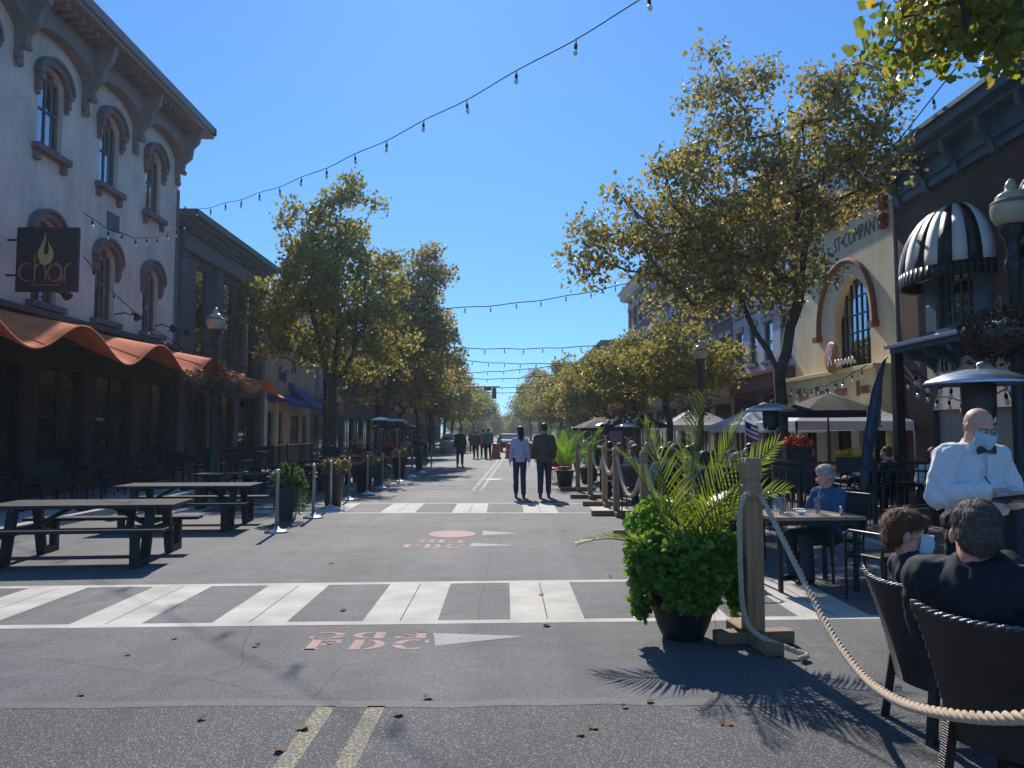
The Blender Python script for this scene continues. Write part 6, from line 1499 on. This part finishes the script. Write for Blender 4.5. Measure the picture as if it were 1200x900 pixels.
# arrow sign at the left edge
sg2 = thing('arrow_sign', 'small black sign with a white arrow cut by the left picture edge', 'sign', (-8.0, 11.75, 0))
mb = MB(); mb.bb(-.34,.17,-.01,.01,2.1,2.34); mb.build('board', mt_black, sg2); mb = MB(); mb.prism([(-.1,2.15),(.12,2.15)] and [(.02,2.145),(.13,2.22),(.02,2.295)], .004, lambda u, v, w: (u, -.012-w, v)); mb.bb(-.28,.02,-.015,-.0105,2.19,2.25)
mb.bb(-.335,.165,-.014,-.0102,2.105,2.115); mb.bb(-.335,.165,-.014,-.0102,2.325,2.335); mb.bb(.155,.165,-.014,-.0102,2.115,2.325); mb.build('arrow', mt_white, sg2); mb = MB(); mb.tube([(-.1,.02,0),(-.1,.02,2.4)], .02, 6); mb.build('pole', mt_black, sg2)
# festoon lights at the porch
string('bulbs looped low under the porch above the waiter', (7.6,14.3,2.75), (7.4,10.2,2.7), .35, 10, bs=1.1); string('second loop of bulbs under the porch', (9.2,17.6,2.9), (8.0,12.0,2.3), .35, 9, bs=1.1)
string('bulbs strung along the yellow shop fascia', (9.2,26.0,3.2), (9.2,19.4,3.3), .35, 12)
# fallen leaves
m_fall = leafmat('fallen_leaves', [(.22,.10,.04),(.30,.16,.06),(.16,.07,.03),(.35,.22,.08)], .1, .8)
rd = random.Random(77)
fl_ = [(355,854),(237,843),(96,814),(150,767),(501,818),(732,829),(762,823),(695,853),(850,848),(680,861),(467,838),(328,880),(388,660),(402,715),(641,733),(634,697),(715,676),(660,623),(990,770),(1012,796),(300,757),(205,748)]
proto = None
NEARTO = ['on the left yellow line','left of the yellow lines','by the left foreground','above the left foreground','right of the yellow lines','in the lower middle','right of the lower middle leaf','below the middle leaf pair','yellow, by the palm shadow','dark, below the centre','between the lines','at the lower end of the yellow line','in the crosswalk, left','in the crosswalk, left of centre','on the pale crosswalk block','in the crosswalk beside the pale block','at the crosswalk edge by the planter','past the crosswalk','by the sagging rope','under the sagging rope','before the crosswalk, left','before the crosswalk, far left']
for i, (px, py) in enumerate(fl_):
    p = G(px, py, .003); mb = MB(); s_ = rd.uniform(.045,.075)
    addleaf(mb, V((0,0,.006)), s_, rd, 'lobed', V((rd.gauss(0,.12), rd.gauss(0,.12), 1))); o = mb.build('fallen_leaf', m_fall, loc=p); tag(o, 'dry fallen leaf on the asphalt '+NEARTO[i], 'leaf', 'fallen leaves on the road')

# thin sunlit air over the whole street
mb = MB(); mb.bb(-60, 60, -12, 320, -1.1, 16.5); hz = mb.build('haze', mt_white); tag(hz, kind='stuff')
hm = bpy.data.materials.new('air'); hm.use_nodes = True; hn = hm.node_tree; hn.nodes.remove(hn.nodes['Principled BSDF'])
pv = hn.nodes.new('ShaderNodeVolumePrincipled'); pv.inputs['Color'].default_value = (.70,.86,1,1); pv.inputs['Density'].default_value = HZ; pv.inputs['Anisotropy'].default_value = .55
hn.links.new(pv.outputs[0], hn.nodes['Material Output'].inputs['Volume']); hz.data.materials[0] = hm

# ============================================================ LIGHT, SKY, CAMERA
AZ, EL = R(-5.5), R(37)
sd = V((sin(AZ)*cos(EL), cos(AZ)*cos(EL), sin(EL)))
w = bpy.data.worlds.new('World'); S.world = w; w.use_nodes = True; nt = w.node_tree
sky = nt.nodes.new('ShaderNodeTexSky'); sky.sky_type = 'NISHITA'; sky.sun_disc = False; sky.sun_elevation = EL; sky.sun_rotation = AZ
sky.air_density = 1.0; sky.dust_density = .15; sky.ozone_density = 3.0; sky.altitude = 300
bg = nt.nodes['Background']; gm_ = nt.nodes.new('ShaderNodeGamma'); gm_.inputs[1].default_value = .68; nt.links.new(sky.outputs[0], gm_.inputs[0])
ti = nt.nodes.new('ShaderNodeMix'); ti.data_type = 'RGBA'; ti.blend_type = 'MULTIPLY'; ti.inputs[0].default_value = 1; ti.inputs[7].default_value = (.29, .59, .98, 1)
nt.links.new(gm_.outputs[0], ti.inputs[6]); nt.links.new(ti.outputs[2], bg.inputs[0]); bg.inputs[1].default_value = .15
sl = bpy.data.lights.new('sun', 'SUN'); sl.energy = 3.1; sl.angle = R(.53); sl.color = (1.0, .94, .86)
so = bpy.data.objects.new('sun', sl); COL.objects.link(so); so.rotation_euler = (-sd).to_track_quat('-Z', 'Y').to_euler()
cam = bpy.data.cameras.new('camera'); co = bpy.data.objects.new('camera', cam); COL.objects.link(co); S.camera = co
cam.sensor_width = 36; cam.lens = 36*900/1200; cam.clip_end = 3000; cam.clip_start = .05
co.location = (0, 0, CH); co.rotation_euler = (PI/2+TH, 0, -YW)
S.view_settings.view_transform = 'Standard'; S.view_settings.look = 'None'; S.view_settings.gamma = 1; S.view_settings.exposure = .9
S.render.resolution_x = 1024; S.render.resolution_y = 768
S.cycles.max_bounces = 6; S.cycles.transparent_max_bounces = 6
bpy.data.batch_remove(TRASH+OLD)
bpy.data.scenes.remove(TS)
